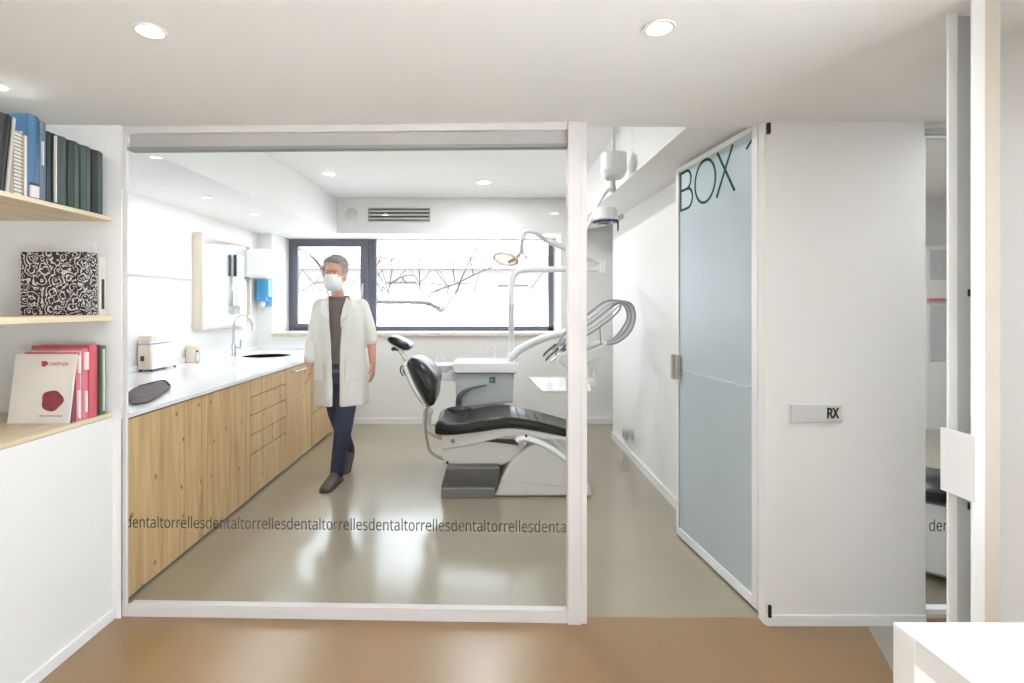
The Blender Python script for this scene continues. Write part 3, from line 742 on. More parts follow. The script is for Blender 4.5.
# mirror cabinet on the left wall
mc = thing('wall_mirror', (-2.76, 5.4, 1.22), 'large mirror in a deep cream frame on the wall above the worktop', 'mirror')
bm = NB()
for q in ((-2.76, -2.665, 4.86, 4.89, 1.215, 2.14), (-2.76, -2.665, 5.86, 5.89, 1.215, 2.14), (-2.76, -2.665, 4.89, 5.86, 1.215, 1.245), (-2.76, -2.665, 4.89, 5.86, 2.11, 2.14)): box(bm, *q)
obj('frame', bm, mat('mirror_frame', (214, 203, 186), .5), mc, .002)
bobj('mirror_glass', (-2.75, -2.69, 4.89, 5.86, 1.245, 2.11), 'mirror', mc)
# soap dispenser
sd = thing('soap_dispenser', (-2.76, 5.68, 1.41), 'narrow wall dispenser with a dark lever, between mirror and paper towel dispenser', 'dispenser')
bobj('bottle_holder', (-2.665, -2.60, 5.50, 5.57, 1.62, 1.98), 'white_plastic', sd, .008)
bobj('lever', (-2.675, -2.645, 5.485, 5.50, 1.76, 1.99), 'dark_metal', sd, .003)
bm = NB(); lathe(bm, [(.001, 0), (.045, .005), (.05, .03), (.05, .16), (.03, .2), (.001, .205)], (-2.63, 5.54, 1.43), 20); obj('bottle', bm, 'white_plastic', sd, smooth=True)
bobj('wall_bracket', (-2.69, -2.62, 5.52, 5.56, 1.34, 1.45), 'socket_grey', sd, .005)
# towel dispenser
td = thing('paper_towel_dispenser', (-2.76, 6.05, 1.73), 'white boxy paper towel dispenser with rounded corners near the window', 'dispenser')
bm = NB(); box(bm, -2.70, -2.44, 5.80, 6.0, 1.76, 2.09); obj('housing', bm, 'white_plastic', td, .035, smooth=True, seg=4)
bobj('wall_plate', (-2.76, -2.69, 5.92, 6.02, 1.80, 2.05), 'light_grey', td, .004)
bm = NB(); cyl(bm, (-2.72, 5.84, 1.76), (-2.69, 5.84, 1.72), .035, .04); obj('paper_roll', bm, 'hose_grey', td, smooth=True)
bobj('towel_tongue', (-2.66, -2.50, 5.88, 5.92, 1.745, 1.775), 'hose_grey', td, .004)
# blue glove box in holder
gb = thing('glove_box', (-2.6, 6.2, 1.5), 'bright blue glove box in a holder beside the paper towel dispenser', 'box')
bobj('carton', (-2.71, -2.60, 6.13, 6.24, 1.50, 1.80), 'blue_box', gb, .004)
bobj('holder', [(-2.715, -2.57, 6.24, 6.258, 1.44, 1.86), (-2.595, -2.575, 6.15, 6.24, 1.55, 1.86)], mat('holder_blue', (120, 180, 220), .4), gb, .003)
bm = NB(); ellipsoid(bm, (-2.66, 6.17, 1.47), (.04, .035, .05)); obj('glove_tuft', bm, 'white_plastic', gb, smooth=True)
# worktop appliances
ap = thing('sterilizer', (-2.7, 4.2, .916), 'white countertop appliance with a beige side and small green display', 'appliance')
bobj('body', (-2.745, -2.635, 4.08, 4.42, .93, 1.13), 'white_plastic', ap, .006)
bobj('side_panel', (-2.742, -2.638, 4.065, 4.08, .932, 1.126), 'beige_plastic', ap, .004)
bobj('lid', [(-2.745, -2.655, 4.08, 4.42, 1.135, 1.155)], 'white_plastic', ap, .004)
bobj('lid_block', [(-2.74, -2.64, 4.07, 4.14, 1.155, 1.20)], 'beige_plastic', ap, .006)
bobj('display', (-2.718, -2.69, 4.06, 4.066, 1.0, 1.04), mat('display_green', (20, 70, 52), .3), ap)
for q in ((-2.735, 4.09), (-2.65, 4.09), (-2.735, 4.40), (-2.65, 4.40)):
    bm = NB(); cyl(bm, (q[0], q[1], .916), (q[0], q[1], .932), .01, n=12); obj('foot', bm, 'black', ap)
a2 = thing('small_charger', (-2.7, 4.8, .916), 'small beige and white device standing on the worktop behind the larger appliance', 'appliance')
bobj('body', (-2.745, -2.65, 4.72, 4.80, .916, 1.07), 'beige_plastic', a2, .006)
bobj('side_module', (-2.665, -2.615, 4.735, 4.80, .925, 1.05), 'white_plastic', a2, .008)
bm = NB(); cyl(bm, (-2.640, 4.728, 1.02), (-2.640, 4.737, 1.02), .009, n=14); obj('knob', bm, 'black', a2)
# pouch
bm = NB()
outl = [(126, 394), (137, 389.5), (150, 386), (160, 383.5), (168, 383), (173, 387.5), (165, 393), (156, 399), (147, 404), (136, 405.5), (126, 405)]
pp = [P(x, y, (H-.917)*F/(y-CY)) for x, y in outl]; cc = sum(pp, Vector())/len(pp)
rings = []
for (k, dz) in ((1, 0), (1.01, .008), (.97, .018), (.85, .026), (.45, .030)):
    rings.append([bm.verts.new(cc+(p-cc)*k+Vector((0, 0, dz+(.006*math.sin(i*2.3) if .01 < dz else 0)))) for i, p in enumerate(pp)])
skinrings(bm, rings)
pc = obj('pencil_case', bm, 'pouch', smooth=True, subsurf=1); tag(pc, 'soft grey-brown fabric pouch lying on the worktop by the glass', 'pouch')
bm = NB(); tube(bm, smoothpath([cc+(p-cc)*.82+Vector((0, 0, .024)) for p in (pp[1], pp[2], pp[3], pp[4], pp[5])], 4), .006, 8)
obj('zip_edge', bm, 'pouch_trim', pc, smooth=True)

# ------------------------------------------------------------------ back wall fittings
sp = thing('wall_speaker', P(352, 214, 6.25), 'round pale loudspeaker grille high on the window wall', 'speaker')
c = P(352, 214, 6.25)
bm = NB(); cyl(bm, c+Vector((0, .008, 0)), c-Vector((0, .006, 0)), .092, .088, 36); obj('bezel', bm, 'white_plastic', sp, smooth=True)
bm = NB(); cyl(bm, c-Vector((0, .006, 0)), c-Vector((0, .011, 0)), .078, .07, 36); obj('grille', bm, 'speaker_cloth', sp, smooth=True)
vn = thing('air_vent', P(398, 215, 6.25), 'rectangular air vent with dark horizontal slots above the window', 'vent')
vx0, vx1, vz0, vz1 = px(368, 6.25), px(430, 6.25), pz(221.5, 6.25), pz(208, 6.25)
bobj('backing', (vx0+.01, vx1-.01, 6.252, 6.259, vz0+.01, vz1-.01), 'shadow_gap', vn)
frame4('frame', vx0, vx1, vz0, vz1, .014, 6.24, 6.26, 'grille', vn, .002)
for k in range(3):
    z = vz0+.035+k*.045
    bobj('slat', (vx0+.014, vx1-.014, 6.238, 6.252, z-.009, z+.009), 'socket_grey', vn, .003)
for zz, xx in ((5.15, 0), (4.93, 0)):
    pass
ws = thing('power_socket', (1.38, 5.05, .3), 'double grey power socket low on the right wall of the treatment room', 'socket')
for k, D in enumerate((5.02, 4.80)):
    X = wx(D)
    bobj('socket_plate', (X-.012, X-.001, D-.045, D+.045, pz(439, D)-.0, pz(429, D)), 'socket_grey', ws, .002)
    bobj('socket_insert', (X-.014, X-.012, D-.02, D+.02, pz(437, D), pz(431.5, D)), 'hose_grey', ws)

# ------------------------------------------------------------------ lamps
def downlight(x, y, z, r, lab, power, col=(.9, .95, 1), grp='recessed ceiling downlights'):
    t = thing('ceiling_downlight', (x, y, z), lab, 'ceiling light', grp)
    bm = NB(); lathe(bm, [(r, -.001), (r*1.28, -.001), (r*1.3, -.004), (r*1.25, -.007), (r*1.02, -.007), (r, -.003)], (x, y, z), 32)
    # open ring
    obj('trim_ring', bm, 'white_plastic', t, smooth=True)
    bm = NB(); lathe(bm, [(.001, -.0015), (r*.99, -.0015), (r*.98, -.0045), (.001, -.0055)], (x, y, z), 32); obj('diffuser', bm, 'lamp_glow', t, smooth=True)
    l = bpy.data.lights.new('lamp', 'AREA'); l.shape = 'DISK'; l.size = r*1.9; l.energy = power; l.color = col
    o = bpy.data.objects.new('lamp', l); C.objects.link(o); o.location = (0, 0, -.009); o.parent = t
HALLP = 4
for (x, y, lab) in ((-1.003, 1.543, 'round downlight in the hall ceiling, left one of the two in front'), (.525, 1.527, 'round downlight in the hall ceiling, right one of the two in front'),
                    (-1.003, .11, 'hall downlight left of the viewer overhead'), (.525, .11, 'hall downlight right of the viewer overhead'),
                    (-1.003, -1.3, 'hall downlight behind the viewer on the left'), (.525, -1.3, 'hall downlight behind the viewer on the right')):
    downlight(x, y, HC, .036, lab, HALLP)
downlight(-1.83, 1.93, HC, .03, 'small lamp in the ceiling above the book niche', .6)
ROOMP = 8
downlight(.01, 5.45, RC, .07, 'downlight in the treatment room ceiling near the window', ROOMP*2, (.90, .95, 1), 'room downlights')
downlight(.01, 3.6, RC, .07, 'downlight in the treatment room ceiling above the chair', ROOMP*2, (.90, .95, 1), 'room downlights')
for (x, y, lab) in ((-2.26, 4.19, 'first downlight in the soffit above the worktop'), (-2.21, 4.95, 'second downlight in the soffit above the worktop'), (-2.17, 5.76, 'third downlight in the soffit, nearest the window')):
    downlight(x, y, SZ, .035, lab, ROOMP*.6, (.90, .95, 1), 'soffit downlights')
downlight(3.0, 4.3, RC, .07, 'unseen downlight added to light the room behind the right-hand glazing', 60, (.90, .95, 1), 'room downlights')  # lamp added out of view to brighten the neighbouring room
downlight(2.3, 1.9, HC, .036, 'downlight in the corridor on the right', 3)

# ------------------------------------------------------------------ neighbouring room seen through the right glazing
st = thing('swivel_stool', (2.52, 2.85, 0), 'stool with a black cushion and white drum base behind the right-hand glazing', 'stool')
bm = NB(); lathe(bm, [(.001, .40), (.2, .40), (.24, .42), (.24, .46), (.2, .485), (.001, .49)], (2.52, 2.85, 0), 32); obj('seat', bm, 'leather', st, smooth=True)
bm = NB(); lathe(bm, [(.24, .03), (.26, .05), (.22, .3), (.2, .385), (.03, .4)], (2.52, 2.85, 0), 32); obj('base', bm, 'white_plastic', st, smooth=True)
bm = NB(); cyl(bm, (2.52, 2.585, .19), (2.52, 2.60, .19), .075, n=32); obj('side_roundel', bm, 'dark_metal', st)
sh = thing('glass_front_cupboard', (5.6, 6.1, 1.2), 'pale cupboard with small dark panes seen through the right-hand glazing', 'cupboard')
bobj('carcass', (5.2, 6.1, 6.0, 6.255, 0, 2.15), 'white_plastic', sh)
for k in range(3):
    bobj('door', (5.23+k*.29, 5.49+k*.29, 5.985, 6.0, 1.75, 2.10), 'light_grey', sh, .003)
    bobj('door', (5.23+k*.29, 5.49+k*.29, 5.985, 6.0, .8, 1.45), 'light_grey', sh, .003)
bobj('open_shelf', (5.2, 6.1, 5.95, 6.0, 1.50, 1.53), 'book_pink', sh)
sbox('wall_far_right', (6.1, 6.2, 2.44, 6.42, 0, RC), 'wall'); sbox('wall_room_front', (2.9, 6.2, 2.44, 2.5, 0, RC), 'wall')

# ------------------------------------------------------------------ dental chair
YN, YF = 3.86, 4.42           # near and far side of the upholstery
def prof(pts, D): return [((x-CX)/F*D, H-(y-CY)/F*D) for x, y in pts]
ch = thing('dental_chair', (.2, 4.1, 0), 'dental treatment chair with black leather upholstery and cream shell base', 'dental chair')
# seat cushion: loft of cross sections from head end to foot end
sec = [(433, 432, 436, .70), (435, 423.5, 437, .86), (440, 421.5, 437.3, .95), (448, 423.5, 437, 1), (457, 424.3, 436.3, 1), (466, 423.6, 435.2, 1), (474, 421.8, 434.3, 1), (484, 419.6, 433, 1), (495, 417.8, 431.6, .98),
       (506, 417, 430.4, .95), (516, 418.2, 430.6, .92), (530, 421.2, 432.4, .88), (545, 424.6, 435.2, .86), (558, 428, 438, .84), (572, 431.8, 440.6, .82), (583, 434.6, 442.2, .78), (588, 437, 441, .6)]
bm = NB(); rings = []
ym = (YN+YF)/2
for x, yt, yb_, wf in sec:
    X = px(x, YN); zt_, zb_ = pz(yt, YN), pz(yb_, YN); hw = (YF-YN)/2*wf; h = zt_-zb_
    dish = .018
    pr = [(-1, .15), (-1, .75), (-.95, .97), (-.82, 1.0), (-.5, .90), (0, .86), (.5, .90), (.82, 1.0), (.95, .97), (1, .75), (1, .15), (.93, 0), (0, 0), (-.93, 0)]
    rings.append([bm.verts.new((X, ym+a*hw, zb_+b*h)) for a, b in pr])
skinrings(bm, rings)
obj('seat_cushion', bm, 'leather', ch, smooth=True, subsurf=2)
# dark piping on the near edge of the cushion
# stitched seam between leg rest and seat
bm = NB()
for xs_, yt in ((520, 419.0), (530, 421.0), (540, 423.2)):
    X = px(xs_, YN); z = pz(yt, YN)-.002
    tube(bm, [(X, ym+f*.9*(YF-YN)/2*.86, z-.008*(1-f*f)+.002) for f in [k/6-1 for k in range(13)]], .003, 6)
obj('seam', bm, 'leather_edge', ch)
# armrest hump at far rear corner
bm = NB(); ellipsoid(bm, (px(459, 4.42), 4.38, pz(410, 4.42)), (.13, .06, .04)); obj('seat_bolster', bm, 'leather', ch, smooth=True)
# underside shell
bm = NB()
prism(bm, prof([(441, 435), (470, 434), (495, 430.5), (512, 429.5), (530, 431.5), (560, 437.5), (588, 441.5), (588, 444.5), (570, 444), (545, 441), (526, 438), (505, 439), (485, 444), (462, 449), (441, 452.5)], YN), YN+.05, YF-.05)
obj('seat_shell', bm, 'cream_shell', ch, .012, smooth=True, seg=3)
# lift column body
bm = NB()
prism(bm, prof([(441, 451), (465, 447.5), (490, 442), (510, 437), (528, 436), (530, 450), (515, 462), (503, 468.5), (441, 468.5), (443, 464), (441, 461)], YN), YN+.07, YF-.07)
obj('lift_housing', bm, 'cream_shell', ch, .012, smooth=True, seg=3)
bm = NB(); prism(bm, prof([(484, 443), (497, 441), (513, 441.5), (524, 444), (518, 447), (500, 444.5)], YN), YN+.045, YN+.07); obj('lift_inset', bm, 'dark_metal', ch, .003)
bm = NB(); cyl(bm, (px(452.5, YN), YN+.035, pz(442.5, YN)), (px(452.5, YN), YN+.06, pz(442.5, YN)), .017, n=20); obj('side_button', bm, 'hose_grey', ch, smooth=True)
bm = NB(); cyl(bm, (px(446.8, YN), YN+.05, pz(465, YN)), (px(446.8, YN), YN+.075, pz(465, YN)), .009, n=16); obj('pivot_pin', bm, 'black', ch, smooth=True)
# base
bm = NB()
prism(bm, prof([(494, 496.5), (497, 489), (501, 480), (507, 469), (515, 459), (523, 451), (531, 445.5), (540, 445), (552, 450), (568, 462), (578, 472), (588, 482), (592, 488), (593, 496.5)], YN-.01), YN-.01, YF+.02)
obj('base', bm, 'cream_shell', ch, .02, smooth=True, seg=4)
bm = NB()
tube(bm, smoothpath([(px(497, YN-.012), YN-.012, pz(478.5, YN-.012)), (px(530, YN-.012), YN-.012, pz(483, YN-.012)), (px(560, YN-.012), YN-.012, pz(486.5, YN-.012)), (px(588, YN-.012), YN-.012, pz(489, YN-.012))], 6), .003, 6)
obj('base_groove', bm, 'light_grey', ch)
# step plate
bm = NB()
prism(bm, prof([(441, 495), (441, 488), (443, 480), (447, 467.5), (500, 467.5), (500, 480), (495, 495)], YN-.03), YN-.03, YF-.02)
obj('footplate_cover', bm, 'step_metal', ch, .012, smooth=True, seg=3)
bobj('footplate_edge', (px(441, YN-.035), px(494.5, YN-.035), YN-.035, YF, 0.0, pz(488, YN-.035)), 'step_edge', ch, .006)
# side link arm: curved white bar
bm = NB()
pth = smoothpath([(px(516, YN), YN+.02, pz(441, YN)), (px(524, YN), YN+.015, pz(438.5, YN)), (px(535, YN), YN+.01, pz(441, YN)), (px(550, YN), YN+.005, pz(448, YN)), (px(568, YN), YN+.005, pz(461, YN)), (px(582, YN), YN+.01, pz(477, YN))], 5)
tube(bm, pth, [.035]+[.05]*(len(pth)-2)+[.04], 16, .45)
obj('link_arm', bm, 'white_gloss', ch, smooth=True)
bm = NB(); cyl(bm, (px(526, YN), YN-.022, pz(435.5, YN)), (px(526, YN), YN+.0, pz(435.5, YN)), .010, n=16); obj('link_bolt', bm, 'dark_metal', ch, smooth=True)
bm = NB(); cyl(bm, (px(522, YN), YN-.01, pz(443, YN)), (px(522, YN), YN+.03, pz(443, YN)), .03, n=24); obj('link_cap', bm, 'chrome', ch, smooth=True)
# backrest: pad and shell as lofts along the back
def loft_back(name, pts, m, wn, shape, sub=2):
    bm = NB(); rings = []
    for (xa, ya, xb, yb2, wf) in pts:      # back-side pixel, front-side pixel
        D = YN+.0; ya += 3; yb2 += 3; xa -= 1; xb -= 1
        a = Vector((px(xa, D), 0, pz(ya, D))); b = Vector((px(xb, D), 0, pz(yb2, D))); hw = wn/2*wf
        rings.append([bm.verts.new((a.x+(b.x-a.x)*v, ym+u*hw, a.z+(b.z-a.z)*v)) for u, v in shape])
    skinrings(bm, rings)
    return obj(name, bm, m, ch, smooth=True, subsurf=sub)
shape = [(-1, 0), (-1, .55), (-.93, .85), (-.7, 1), (0, .9), (.7, 1), (.93, .85), (1, .55), (1, 0), (0, -.0)]
loft_back('backrest_pad', [(404, 361, 408, 356.5, .5), (405, 363, 416, 355.5, .7), (409, 369, 424, 359.5, .86), (413.5, 376, 431.5, 366, .96), (418, 384, 437.5, 374, 1), (422, 391, 439.3, 381, 1), (425, 398, 437, 387.5, .97), (427, 403, 437, 397, .92), (429.5, 408, 434, 405.5, .8)], 'leather', .56, shape)
shape2 = [(-1, 1), (-1.0, .4), (-.8, 0), (0, -.25), (.8, 0), (1.0, .4), (1, 1), (0, 1)]
loft_back('backrest_shell', [(400.5, 362, 404.5, 360.5, .55), (401, 366, 406.5, 364.5, .78), (406, 379, 413, 377, .97), (413, 392, 420.5, 390, 1.01), (420.5, 403, 426.5, 401.5, .97), (427, 410.5, 430, 409, .7)], 'cream_shell', .56, shape2)
bm = NB(); tube(bm, smoothpath([P(430, 408, ym), P(427, 416, ym), P(427.5, 426, ym), P(434, 432, ym), P(446, 438, ym)], 5), [.035]*21, 12); obj('back_bracket', bm, 'cream_shell', ch, smooth=True)
# headrest
bm = NB(); tube(bm, [P(408.5, 366, ym), P(404.5, 357, ym), P(399, 349.5, ym)], [.014, .014, .012], 10, .6); obj('headrest_post', bm, 'chrome', ch, smooth=True)
def loft_head(name, pts, m, w, shape):
    bm = NB(); rings = []
    for (xa, ya, xb, yb2, wf) in pts:
        a = P(xa-2, ya+1, YN+.1); b = P(xb-2, yb2+1, YN+.1); hw = w/2*wf
        rings.append([bm.verts.new((a.x+(b.x-a.x)*v, ym+u*hw, a.z+(b.z-a.z)*v)) for u, v in shape])
    skinrings(bm, rings); return obj(name, bm, m, ch, smooth=True, subsurf=2)
loft_head('headrest_pad', [(386.5, 338.5, 387.5, 336.5, .7), (387.5, 341, 391, 335, .95), (394, 345.5, 398, 336.5, 1), (401, 349, 406, 340.5, 1), (407, 351, 411.5, 344.5, .95), (409, 350.5, 412, 347, .7)], 'leather', .30, shape)
loft_head('headrest_shell', [(386.5, 341.5, 387.5, 339.5, .6), (391.5, 345.5, 393, 343.5, .9), (399, 350, 400.5, 347.5, .9), (405, 352.5, 407, 351, .6)], 'cream_shell', .27, shape2)
bm = NB(); cyl(bm, P(393, 349, ym-.05), P(393, 349, ym+.05), .016, n=16); tube(bm, [P(393, 348, ym), P(398, 350, ym)], .012, 8); obj('headrest_knob', bm, 'dark_metal', ch, smooth=True)
# levers behind the backrest, hose under it
bm = NB()
for dx in (0, 3):
    tube(bm, smoothpath([P(408+dx, 370, ym-.1), P(402+dx, 366, ym-.1), P(400.5+dx, 371, ym-.1), P(403+dx, 376, ym-.1)], 4), .006, 8)
obj('back_lever', bm, 'instrument_dark', ch, smooth=True)
bm = NB(); tube(bm, smoothpath([P(426.5, 408, 3.95), P(425.5, 425, 3.95), P(427, 440, 3.95), P(431, 452, 3.95), P(440, 458, 3.95), P(444, 459, 3.95)], 6), .011, 10); obj('back_hose', bm, 'hose_grey', ch, smooth=True)

# ------------------------------------------------------------------ spittoon / water unit with light pole
UD = 4.62
un = thing('dental_unit', (.05, 4.8, 0), 'pale grey dental water unit standing behind the chair, with lamp pole', 'dental unit')
def uprism(name, pts, y0, y1, m, bev=.01, D=UD, par=None):
    bm = NB(); prism(bm, prof(pts, D), y0, y1); return obj(name, bm, m, par or un, bev, smooth=True, seg=3)
uprism('cabinet', [(455, 372.5), (514, 372.5), (513, 403), (500, 403), (478, 406), (466, 407), (458, 405.5), (456, 398)], UD, UD+.42, 'unit_grey', .012)
uprism('pedestal', [(462, 404), (505, 402), (505, 465.45), (462, 465.45)], UD+.06, UD+.36, 'cream_shell', .01)
uprism('top_tray', [(452, 363.5), (457, 362.5), (513, 362.5), (519, 363.5), (518, 371), (515.5, 372.8), (455.5, 372.8), (453.5, 370)], UD-.03, UD+.45, 'white_gloss', .01)
uprism('trim_line', [(455, 372.2), (515.5, 372.2), (515.5, 373.4), (455, 373.4)], UD-.022, UD-.0, 'dark_metal', .001)
bm = NB(); pth = smoothpath([P(459, 405, UD-.02), P(459, 398, UD-.03), P(463, 392.5, UD-.03), P(473, 388, UD-.03), P(487, 385, UD-.03)], 6)
tube(bm, pth, [.030-.022*(i/(len(pth)-1)) for i in range(len(pth))], 10); obj('assist_handle', bm, 'instrument_dark', un, smooth=True)
lb = bobj('label_plate', (px(489.2, UD), px(495.4, UD), UD-.006, UD+.002, pz(383, UD), pz(377, UD)), 'label_blue', un, .001)
text('lettering', 'a', 'light_grey', (px(490.6, UD), UD-.0065, pz(380.8, UD)), (1, 0, 0), (0, 0, 1), .014, .016, .0003, lb)
# glass filler and cup
bm = NB(); tube(bm, smoothpath([P(495, 363, UD+.15), P(495, 350, UD+.15), P(494.5, 347, UD+.15), P(491, 346, UD+.15), P(487.5, 347, UD+.15), P(487, 352, UD+.15)], 5), .006, 8); obj('cup_filler', bm, 'white_plastic', un, smooth=True)
# spittoon bowl left of the unit
bc = P(445, 364, UD+.22)
bm = NB(); lathe(bm, [(.001, -.13), (.05, -.13), (.085, -.1), (.12, -.04), (.135, 0), (.12, .005), (.1, -.03), (.001, -.08)], bc, 32); obj('spittoon_bowl', bm, 'white_gloss', un, smooth=True)
uprism('bowl_arm', [(440, 372), (460, 370), (460, 384), (440, 383)], UD+.12, UD+.32, 'white_gloss', .02)
bm = NB(); tube(bm, smoothpath([P(436, 363, UD+.2), P(437, 358, UD+.2), P(441, 357, UD+.2), P(444, 359.5, UD+.2)], 4), .006, 8); obj('rinse_spout', bm, 'white_plastic', un, smooth=True)
# pole: collar, riser, bend, arm to the right
PD = UD+.12
bm = NB(); cyl(bm, P(511, 363.5, PD), P(511, 352, PD), .036, .032); obj('pole_collar', bm, 'white_plastic', un, smooth=True)
bm = NB(); pth = [P(511.3, 354, PD), P(511.3, 300, PD)]+smoothpath([P(511.5, 286, PD), P(513.5, 276, PD), P(518.5, 271, PD), P(527, 269.5, PD)], 5)+[P(560, 269.3, PD), P(602, 269.3, PD)]
tube(bm, pth, .027, 14); obj('lamp_pole', bm, 'white_plastic', un, smooth=True)
# operating lamp on its spring arm
bm = NB(); cyl(bm, P(601, 273, PD), P(601, 260, PD), .036, n=24); obj('elbow_joint', bm, 'white_plastic', un, smooth=True)
bm = NB(); pth = [P(601, 262.5, PD), P(588, 258, PD-.08), P(568, 249.5, PD-.2), P(545, 239.5, PD-.35)]; tube(bm, pth, [.022, .025, .026, .026], 12)
obj('spring_arm', bm, 'white_plastic', un, smooth=True)
ND = PD-.4
bm = NB(); tube(bm, smoothpath([P(547, 240.5, ND+.05), P(538, 234, ND+.02), P(530, 231, ND), P(524, 233, ND), P(522.5, 240, ND)], 5), .019, 12); obj('neck_joint', bm, 'light_grey', un, smooth=True)
lh = NB(); tube(lh, smoothpath([P(522.8, 238, ND), P(521.5, 246, ND), P(521, 252, ND), P(516, 257.5, ND-.02), P(508, 262, ND-.04)], 5), [.016]*21, 10); obj('lamp_yoke', lh, 'hose_grey', un, smooth=True)
bm = NB(); tube(bm, [P(521.5, 250, ND), P(524, 254, ND), P(527, 258.5, ND-.03)], [.010, .009, .007], 8); obj('lamp_grip', bm, 'hose_grey', un, smooth=True)
# lamp head: tilted dish
hc = P(506, 258, ND-.05); ax = (Vector((-.25, -.55, -1))).normalized()
uu = ax.orthogonal().normalized(); uu = Vector((1, -.0, -.25)).normalized(); ww = ax.cross(uu).normalized(); uu = ww.cross(ax)
bm = NB(); rings = []
for r_, d_ in ((.098, .0), (.102, .012), (.09, -.018), (.06, -.045), (.02, -.055), (.002, -.056)):
    rings.append(ring(bm, hc+ax*d_, uu, ww, r_, r_*.8, 28))
order = [1, 0, 2, 3, 4, 5]; rings = [rings[i] for i in order]
skinrings(bm, rings, cap=False); bm.faces.new(rings[-1])
o = obj('lamp_reflector', bm, 'amber_lens', un, smooth=True); md = o.modifiers.new('S', 'SOLIDIFY'); md.thickness = .005
bm = NB(); rr = ring(bm, hc+ax*.012, uu, ww, .1, .08, 28); pts = [v.co.copy() for v in rr]; bm.free(); bm = NB(); tube(bm, pts+[pts[0], pts[1]], .010, 8); obj('lamp_rim', bm, 'hose_light', un, smooth=True)
bm = NB(); ellipsoid(bm, hc+ax*.0, (.022, .022, .018)); obj('lamp_bulb', bm, 'lamp_glow', un, smooth=True)

# ------------------------------------------------------------------ instrument delivery head
DD = 4.35
bm = NB(); pth = smoothpath([P(511, 357, PD), P(520, 349.5, PD-.02), P(533, 342.5, PD-.08), P(550, 336, PD-.15), P(568, 331.5, PD-.2), P(584, 330, PD-.25)], 6)
n_ = len(pth); tube(bm, pth, [.05-.014*i/(n_-1) for i in range(n_)], 14, .8); obj('delivery_arm', bm, 'white_plastic', un, smooth=True)
dv = thing('instrument_delivery_head', P(592, 360, DD), 'white instrument head with looping grey hoses beside the chair', 'dental instrument unit')
bm = NB(); prism(bm, prof([(572, 356), (586, 350), (606, 341.5), (611, 349.5), (588, 360), (575, 363)], DD), DD-.12, DD+.14); obj('head_housing', bm, 'white_plastic', dv, .012, smooth=True, seg=3)
bm = NB(); prism(bm, prof([(576, 350), (590, 345), (600, 341), (601, 344), (578, 353.5)], DD), DD-.10, DD+.12); obj('holder_bar', bm, 'light_grey', dv, .006, smooth=True)
bm = NB(); prism(bm, prof([(587, 358), (595.5, 356), (596.5, 370), (588, 371)], DD), DD-.06, DD+.08); obj('swivel_block', bm, 'white_plastic', dv, .006, smooth=True)
bm = NB(); cyl(bm, P(584, 333, PD-.25), P(584, 352, DD+.05), .03); cyl(bm, P(592, 370, DD), P(592, 386, DD), .02); obj('swivel_post', bm, 'white_plastic', dv, smooth=True)
bm = NB(); tube(bm, smoothpath([P(600, 328, DD-.1), P(600.5, 335, DD-.1), P(601, 345, DD-.1)], 4), .006, 6); obj('bracket_pin', bm, 'hose_grey', dv, smooth=True)
# hoses: whips that rise from the instruments, arch over at the right and return into the head
ends = [(543, 356.5), (545.5, 361), (549.5, 364), (553, 361), (560, 352)]
for k in range(5):
    D = DD-.22+k*.055
    f = k/4
    pin = [(556+4*f, 346-2*f), (575+3*f, 331-1*f), (596+2*f, 315+2*f), (612-1*f, 303.5+2*f), (622-.5*f, 301+3*f), (632-6*f, 305+4*f), (635-8*f, 318+1*f), (630-9*f, 332-2*f), (618-5*f, 342-3*f), (607, 344.5-3*f)]
    # shift the legs of the loop apart so that each hose reads on its own
    pin = [(x+(3.4*k-6.5 if 0 < i < 4 else 0), y+(2.0*k-2 if 0 < i < 4 else 0)) for i, (x, y) in enumerate(pin)]
    ex, ey = ends[k]
    path = smoothpath([P(ex+7, ey-7.5, D), *[P(x, y, D) for x, y in pin]], 6)
    bm = NB(); tube(bm, path, .0085, 10); h_ = obj('instrument_hose', bm, 'hose_grey' if k % 2 == 0 else 'hose_light', dv, smooth=True)
    bm = NB(); tube(bm, smoothpath([P(ex, ey, D-.01), P(ex+3, ey-4, D-.005), P(ex+8, ey-8.5, D), P(ex+13, ey-12.5, D)], 4), [.006]*2+[.0095]*9+[.011]*2, 10); obj('handpiece', bm, 'instrument_dark' if k != 2 else 'chrome', dv, smooth=True)
bm = NB(); tube(bm, smoothpath([P(611, 303.5, DD-.12), P(618, 301.5, DD-.12), P(627, 303.2, DD-.12)], 4), .022, 10, .45); obj('hose_clamp', bm, 'hose_grey', dv, smooth=True)
bm = NB(); tube(bm, smoothpath([P(570, 354, DD-.08), P(563, 356, DD-.08), P(560, 361, DD-.08), P(566, 366, DD-.08)], 4), .016, 10); obj('side_grip', bm, 'cream_shell', dv, smooth=True)
# tray
ty = thing('instrument_tray', P(560, 385, 4.2), 'empty white tray held out beside the chair below the instrument hoses', 'tray')
bm = NB()
q = [Vector((px(543, 4.05), 4.05, pz(391, 4.05))), Vector((px(590, 4.05), 4.05, pz(391, 4.05))), Vector((px(588, 4.4), 4.4, pz(377.5, 4.4))), Vector((px(529, 4.4), 4.4, pz(377.5, 4.4)))]
hexa(bm, [v-Vector((0, 0, .016)) for v in q]+q)
obj('tray_plate', bm, 'white_gloss', ty, .006, smooth=True)
bm = NB()
for a_, b_ in zip(q, q[1:]+q[:1]): tube(bm, [a_, b_], .007, 8)
obj('tray_rim', bm, 'white_plastic', ty, smooth=True)
bm = NB(); prism(bm, prof([(583, 378), (592, 378), (594, 384), (584, 386)], 4.3), 4.2, 4.34); obj('tray_bracket', bm, 'white_plastic', ty, .004)

